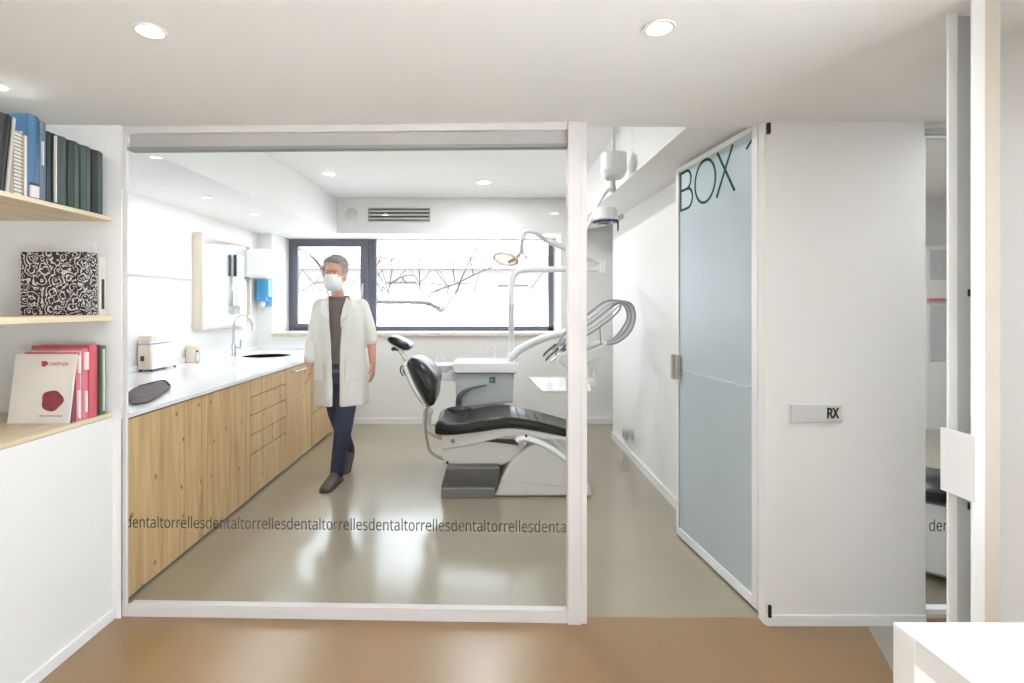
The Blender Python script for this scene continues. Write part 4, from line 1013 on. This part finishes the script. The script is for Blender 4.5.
# ------------------------------------------------------------------ ceiling-mounted surgical light
SD = 3.5
sl = thing('surgical_ceiling_light', (px(613, SD), SD, RC), 'white ceiling-hung surgical light with round head and blue lenses', 'surgical light')
cx = px(613.5, SD)
bm = NB(); lathe(bm, [(.001, pz(179, SD)), (.055, pz(179, SD)), (.07, pz(177, SD)), (.088, pz(171, SD)), (.088, pz(154.5, SD)), (.085, pz(154, SD)), (.012, pz(150.8, SD)), (.012, RC)], (cx, SD, 0), 36); obj('canopy', bm, 'pale_grey', sl, smooth=True, angle=15)
bm = NB(); lathe(bm, [(.018, pz(176, SD)), (.018, pz(186, SD)), (.022, pz(186.5, SD)), (.022, pz(191, SD)), (.012, pz(192.5, SD))], (cx-.005, SD, 0), 20); obj('stem', bm, 'light_grey', sl, smooth=True)
bm = NB(); tube(bm, smoothpath([P(612.5, 189, SD), P(607, 191, SD), P(599, 203, SD), P(591, 221, SD), P(580, 238, SD), P(572, 240, SD), P(574, 233, SD+.05)], 5), .013, 10); obj('upper_arm', bm, 'white_plastic', sl, smooth=True)
bm = NB(); tube(bm, smoothpath([P(574, 233, SD+.05), P(588, 226, SD+.03), P(596, 216, SD), P(602, 211, SD)], 4), .011, 10); obj('lower_arm', bm, 'white_plastic', sl, smooth=True)
lc = P(605.5, 216, SD)
bm = NB(); lathe(bm, [(.001, .058), (.05, .056), (.07, .048), (.076, .03), (.080, -.008), (.09, -.02), (.10, -.026), (.096, -.036), (.09, -.036), (.001, -.036)], lc, 36); obj('light_head', bm, 'white_plastic', sl, smooth=True)
bm = NB(); lathe(bm, [(.001, -.036), (.088, -.036), (.086, -.044), (.001, -.046)], lc, 36); le = obj('lens_plate', bm, 'dark_metal', sl, smooth=True)
bm = NB()
for k in range(6):
    a = k*math.pi/3; cyl(bm, (lc.x+.054*math.cos(a), lc.y+.054*math.sin(a), lc.z-.044), (lc.x+.054*math.cos(a), lc.y+.054*math.sin(a), lc.z-.050), .024, n=14)
obj('lens', bm, 'blue_lens', le, smooth=True)
bm = NB(); cyl(bm, lc+Vector((.078, 0, -.012)), lc+Vector((.12, 0, -.008)), .012, n=12); cyl(bm, lc+Vector((.11, -.01, .0)), lc+Vector((.125, .02, .0)), .01, n=10); obj('head_bracket', bm, 'light_grey', sl, smooth=True)
bm = NB(); cyl(bm, lc+Vector((.085, 0, -.03)), lc+Vector((.085, 0, -.105)), .007, .006, n=12); obj('handle', bm, 'instrument_dark', sl, smooth=True)

# ------------------------------------------------------------------ person
PR = Vector((-1.185, 4.25, 0))
pe = thing('person', PR, 'grey-haired person in an open white lab coat and face mask walking beside the cabinets', 'person')
def V(x, y, z): return PR+Vector((x, y, z))
def limb(bm, pts, rs, n=14, flat=1.0):
    p2 = [V(*p) for p in pts]; tube(bm, p2, rs, n, flat)
    for p, r in zip(p2, rs): ellipsoid(bm, p, (r*.97, r*.97, r*.97), 12, 8)
def rings_loft(bm, levels, n=28):   # (cx, cy, z, rx, ry)
    rg = [ring(bm, V(cx_, cy_, z), Vector((1, 0, 0)), Vector((0, 1, 0)), rx, ry, n) for cx_, cy_, z, rx, ry in levels]
    skinrings(bm, rg)
def headxf(bm):
    c = PR+Vector((HX, HY, 1.832))
    for v in bm.verts: v.co = c+(v.co-c)*1.09
HX, HY = -.03, -.05
bm = NB()
ellipsoid(bm, V(HX, HY+.005, 1.715), (.076, .096, .105), 24, 18)
ellipsoid(bm, V(HX, HY-.03, 1.655), (.060, .068, .075), 20, 14)      # face and jaw
ellipsoid(bm, V(HX, HY-.055, 1.625), (.036, .042, .034))              # chin
ellipsoid(bm, V(HX, HY-.092, 1.735), (.05, .018, .012))               # brow
ellipsoid(bm, V(HX, HY-.104, 1.690), (.011, .020, .026))              # nose
for s in (-1, 1):
    ellipsoid(bm, V(HX+s*.075, HY+.012, 1.69), (.011, .020, .032))    # ears
    ellipsoid(bm, V(HX+s*.036, HY-.082, 1.685), (.022, .02, .018))    # cheeks
headxf(bm)
limb(bm, [(0, .005, 1.44), (HX*.6, -.01, 1.53), (HX, HY+.01, 1.62)], [.062, .055, .053])
rings_loft(bm, [(0, 0, .86, .13, .10), (0, 0, .95, .165, .115), (0, .005, 1.06, .15, .105), (0, .005, 1.2, .155, .11), (0, .005, 1.33, .18, .115), (0, .005, 1.43, .185, .10), (0, .005, 1.485, .13, .08), (0, .005, 1.50, .06, .055)])
ARM_L = [(-.175, .01, 1.44), (-.225, .03, 1.17), (-.225, -.08, .955)]
ARM_R = [(.175, .01, 1.44), (.25, .03, 1.17), (.275, -.02, .965)]
for A_ in (ARM_L, ARM_R): limb(bm, A_, [.055, .042, .027])
limb(bm, [(-.08, .01, .92), (-.055, .08, .52), (-.01, .30, .17)], [.09, .056, .04])   # rear leg
limb(bm, [(.085, 0, .92), (.06, -.10, .50), (-.01, -.07, .10)], [.09, .058, .036])     # front leg
limb(bm, [(-.012, -.07, .06), (-.035, -.20, .03)], [.030, .020]); limb(bm, [(-.012, .32, .13), (-.015, .24, .07)], [.028, .02])
def hand(bm, w, d, side):
    """palm and five fingers; w wrist, d direction of the hand, side: +1 thumb towards +x"""
    w = Vector(w); d = Vector(d).normalized(); s = Vector((side*.25, -1, 0)); s = (s-d*s.dot(d)).normalized(); nrm_ = d.cross(s)
    L_ = lambda v: tuple(v)
    # palm
    pc_ = w+d*.045
    mt = Matrix.Translation(PR+pc_) @ Matrix((( *(s), 0), (*(nrm_), 0), (*(d), 0), (0, 0, 0, 1))).transposed().to_4x4()
    ellm = Matrix((s, nrm_, d)).transposed().to_4x4()
    bmesh.ops.create_uvsphere(bm, u_segments=14, v_segments=10, radius=1, matrix=Matrix.Translation(PR+pc_) @ ellm @ Matrix.Diagonal((.040, .016, .054, 1)))
    for k, (o_, l_) in enumerate(((.028, .070), (.010, .078), (-.009, .073), (-.027, .058))):
        b_ = w+d*.082+s*o_
        m1 = b_+d*l_*.5+nrm_*(.008*1); e_ = b_+d*l_*.92+nrm_*.024+s*o_*.1
        limb(bm, [L_(b_), L_(m1), L_(e_)], [.0092, .0084, .007], 8)
    t0 = w+d*.025+s*.032; t1 = t0+s*.022+d*.03; t2 = t1+d*.03+nrm_*.008
    limb(bm, [L_(t0), L_(t1), L_(t2)], [.012, .0098, .0082], 8)
hand(bm, ARM_L[2], (-.02, -.12, -1), 1)
hand(bm, ARM_R[2], (.02, -.06, -1), -1)
body = obj('body', bm, 'skin', pe); remesh(body, .0062, 2)
# eyes
for s in (-1, 1):
    bm = NB(); ellipsoid(bm, V(HX+s*.03, HY-.094, 1.716), (.013, .007, .007)); headxf(bm); e = obj('eye', bm, 'white_plastic', pe, smooth=True)
    bm = NB(); ellipsoid(bm, V(HX+s*.03, HY-.100, 1.716), (.006, .003, .006)); headxf(bm); obj('iris', bm, 'black', e, smooth=True)
# hair
bm = NB()
ellipsoid(bm, V(HX, HY+.030, 1.748), (.091, .097, .095), 20, 14)
for k in range(46):
    a = random.uniform(0, 2*math.pi); e = random.uniform(.05, 1.2)
    x, y, z = .080*math.cos(a)*math.cos(e), .095*math.sin(a)*math.cos(e), .098*math.sin(e)
    if y < -.05 and z < .05: continue
    ellipsoid(bm, V(HX+x, HY+.02+y, 1.75+z), (.027, .027, .022), 8, 6)
for s in (-1, 1): ellipsoid(bm, V(HX+s*.072, HY-.005, 1.725), (.014, .03, .035), 10, 8)
headxf(bm)
hr = obj('hair', bm, 'hair', pe); remesh(hr, .008, 2)
# mask
bm = NB(); rings = []
for z, rx, ry, cy in ((1.702, .046, .052, -.082), (1.690, .058, .064, -.074), (1.665, .066, .072, -.066), (1.635, .067, .076, -.064), (1.605, .058, .068, -.058), (1.585, .042, .045, -.046), (1.578, .03, .032, -.042)):
    rings.append(ring(bm, V(HX, HY+cy+.012, z), Vector((1, 0, 0)), Vector((0, 1, 0)), rx, ry, 24))
skinrings(bm, rings); headxf(bm); mk = obj('face_mask', bm, 'mask_cloth', pe, smooth=True)
bm = NB()
for s in (-1, 1):
    for z0_, z1_ in ((1.68, 1.715), (1.62, 1.665)):
        tube(bm, [V(HX+s*.055, HY-.06, z0_), V(HX+s*.078, HY-.01, (z0_+z1_)/2), V(HX+s*.082, HY+.02, z1_)], .003, 6)
headxf(bm); obj('ear_loop', bm, 'mask_cloth', mk)
# t-shirt with dark collar
bm = NB()
rings_loft(bm, [(0, 0, .90, .168, .118), (0, 0, 1.0, .165, .115), (0, .005, 1.15, .162, .115), (0, .005, 1.33, .185, .122), (0, .005, 1.43, .19, .108), (0, .0, 1.49, .11, .085), (0, -.005, 1.515, .072, .066)])
obj('shirt', bm, 'tshirt', pe, smooth=True)
bm = NB(); lathe_pts = [V(.075*math.cos(a)-.005, -.008+.066*math.sin(a), 1.515-.028*max(0, -math.sin(a))) for a in [2*math.pi*k/20 for k in range(22)]]
tube(bm, lathe_pts, .013, 8); obj('shirt_collar', bm, 'collar', pe, smooth=True)
# trousers
bm = NB()
rings_loft(bm, [(0, .01, .80, .165, .12), (0, .005, .90, .172, .122), (0, 0, .98, .165, .118)])
limb(bm, [(-.082, .01, .88), (-.055, .08, .52), (-.012, .31, .16)], [.096, .068, .056])
limb(bm, [(.085, 0, .88), (.06, -.10, .50), (-.008, -.072, .075)], [.098, .074, .056])
tr_ = obj('trousers', bm, 'denim', pe); remesh(tr_, .009, 2)
# shoes
def shoe(ax_, ay, az, pitch, yaw):
    bm = NB()
    R_ = Euler((pitch, 0, yaw)).to_matrix()
    def q(x, y, z): return V(ax_, ay, az)+R_ @ Vector((x, y, z))
    secs = [(.07, .032, .0, .06), (.055, .042, .0, .10), (0, .046, .0, .115), (-.07, .048, .0, .095), (-.15, .053, .0, .065), (-.22, .046, .0, .052), (-.25, .024, .004, .032)]
    rg = []
    for y_, hw, z0_, z1_ in secs:
        rg.append([bm.verts.new(q(u*hw, y_, z0_+v*(z1_-z0_))) for u, v in ((-.9, 0), (-1, .3), (-.85, .75), (-.4, 1), (.4, 1), (.85, .75), (1, .3), (.9, 0))])
    skinrings(bm, rg); o = obj('shoe', bm, 'shoe', pe, smooth=True, subsurf=2)
    bm = NB(); rg = []
    for y_, hw, z0_, z1_ in secs:
        rg.append([bm.verts.new(q(u*(hw+.003), y_, v)) for u, v in ((-1, -.0), (-1, .014), (1, .014), (1, 0))])
    skinrings(bm, rg); obj('sole', bm, 'dark_metal', o, smooth=False)
shoe(-.012, -.075, .0, 0, -.12)
shoe(-.015, .325, .085, .55, .0)
# lab coat: C-shaped shell with an open front, sleeves, lapels
bm = NB()
def coat_shell(bm, levels, th=.012, n=34):
    outs, ins = [], []
    for (cx_, cy_, z, rx, ry, gap) in levels:
        a0 = -math.pi/2+gap; a1 = 3*math.pi/2-gap
        o_, i_ = [], []
        for k in range(n+1):
            a = a0+(a1-a0)*k/n; rip = 1+.025*math.sin(9*a)*max(0, (1.1-z))/.5
            o_.append(bm.verts.new(V(cx_+rx*rip*math.cos(a), cy_+ry*rip*math.sin(a), z)))
            i_.append(bm.verts.new(V(cx_+(rx*rip-th)*math.cos(a), cy_+(ry*rip-th)*math.sin(a), z)))
        outs.append(o_); ins.append(i_)
    m_ = len(levels)
    for j in range(m_-1):
        for k in range(n):
            bm.faces.new((outs[j][k], outs[j][k+1], outs[j+1][k+1], outs[j+1][k])); bm.faces.new((ins[j][k+1], ins[j][k], ins[j+1][k], ins[j+1][k+1]))
        bm.faces.new((outs[j][0], outs[j+1][0], ins[j+1][0], ins[j][0])); bm.faces.new((outs[j+1][n], outs[j][n], ins[j][n], ins[j+1][n]))
    for k in range(n):
        bm.faces.new((outs[0][k+1], outs[0][k], ins[0][k], ins[0][k+1])); bm.faces.new((outs[-1][k], outs[-1][k+1], ins[-1][k+1], ins[-1][k]))
coat_shell(bm, [(.01, .0, .63, .225, .17, .13), (.01, .0, .75, .222, .165, .13), (.005, .0, .92, .215, .158, .15), (0, .0, 1.08, .205, .150, .18), (0, .0, 1.22, .208, .148, .22), (0, .0, 1.35, .215, .145, .28), (0, .005, 1.43, .210, .128, .40), (0, .01, 1.485, .155, .105, .75), (0, .015, 1.525, .098, .085, 1.0)], .02)
limb(bm, [(-.165, .01, 1.435), (-.215, .03, 1.20), (-.230, .015, 1.13), (-.228, -.055, 1.01)], [.072, .065, .062, .058], 16)
limb(bm, [(.165, .01, 1.435), (.225, .025, 1.25), (.245, .03, 1.15)], [.072, .064, .062], 16)
ct = obj('lab_coat', bm, 'coat_cloth', pe); remesh(ct, .0085, 3)
for s in (-1, 1):
    bm = NB()
    pts = [V(s*.075, -.075, 1.515), V(s*.125, -.105, 1.46), V(s*.115, -.145, 1.38), V(s*.05, -.158, 1.26), V(s*.045, -.152, 1.33), V(s*.058, -.125, 1.43)]
    a_ = [bm.verts.new(p) for p in pts]; b_ = [bm.verts.new(p-Vector((0, .007, 0))) for p in pts]
    bm.faces.new(a_); bm.faces.new(list(reversed(b_)))
    for i in range(6): bm.faces.new((a_[i], a_[(i+1) % 6], b_[(i+1) % 6], b_[i]))
    obj('lapel', bm, 'coat_cloth', ct)
    box_ = NB(); hexa(box_, [V(s*.09, -.168, .84), V(s*.18, -.115, .84), V(s*.18, -.108, .84), V(s*.09, -.16, .84), V(s*.09, -.168, .99), V(s*.175, -.112, .99), V(s*.175, -.105, .99), V(s*.09, -.16, .99)])
    obj('pocket', box_, 'coat_cloth', ct, .002)

# ------------------------------------------------------------------ world, camera, colour management
sc = bpy.context.scene
wd = bpy.data.worlds.new('overcast_sky'); sc.world = wd; wd.use_nodes = True
bg = wd.node_tree.nodes['Background']; bg.inputs['Color'].default_value = (.84, .92, 1, 1); bg.inputs['Strength'].default_value = 5.0
cam = bpy.data.cameras.new('camera'); co = bpy.data.objects.new('camera', cam); C.objects.link(co)
co.location = (0, 0, H); co.rotation_euler = (math.pi/2, 0, 0)
cam.sensor_fit = 'HORIZONTAL'; cam.sensor_width = 36; cam.lens = 36*F/1024
cam.shift_x = (512-CX)/1024; cam.shift_y = -(341.5-CY)/1024; cam.clip_start = .05; cam.clip_end = 200
sc.camera = co
vs = sc.view_settings; vs.view_transform = 'Standard'; vs.look = 'None'; vs.gamma = 1; vs.use_curve_mapping = False; vs.exposure = 0.32
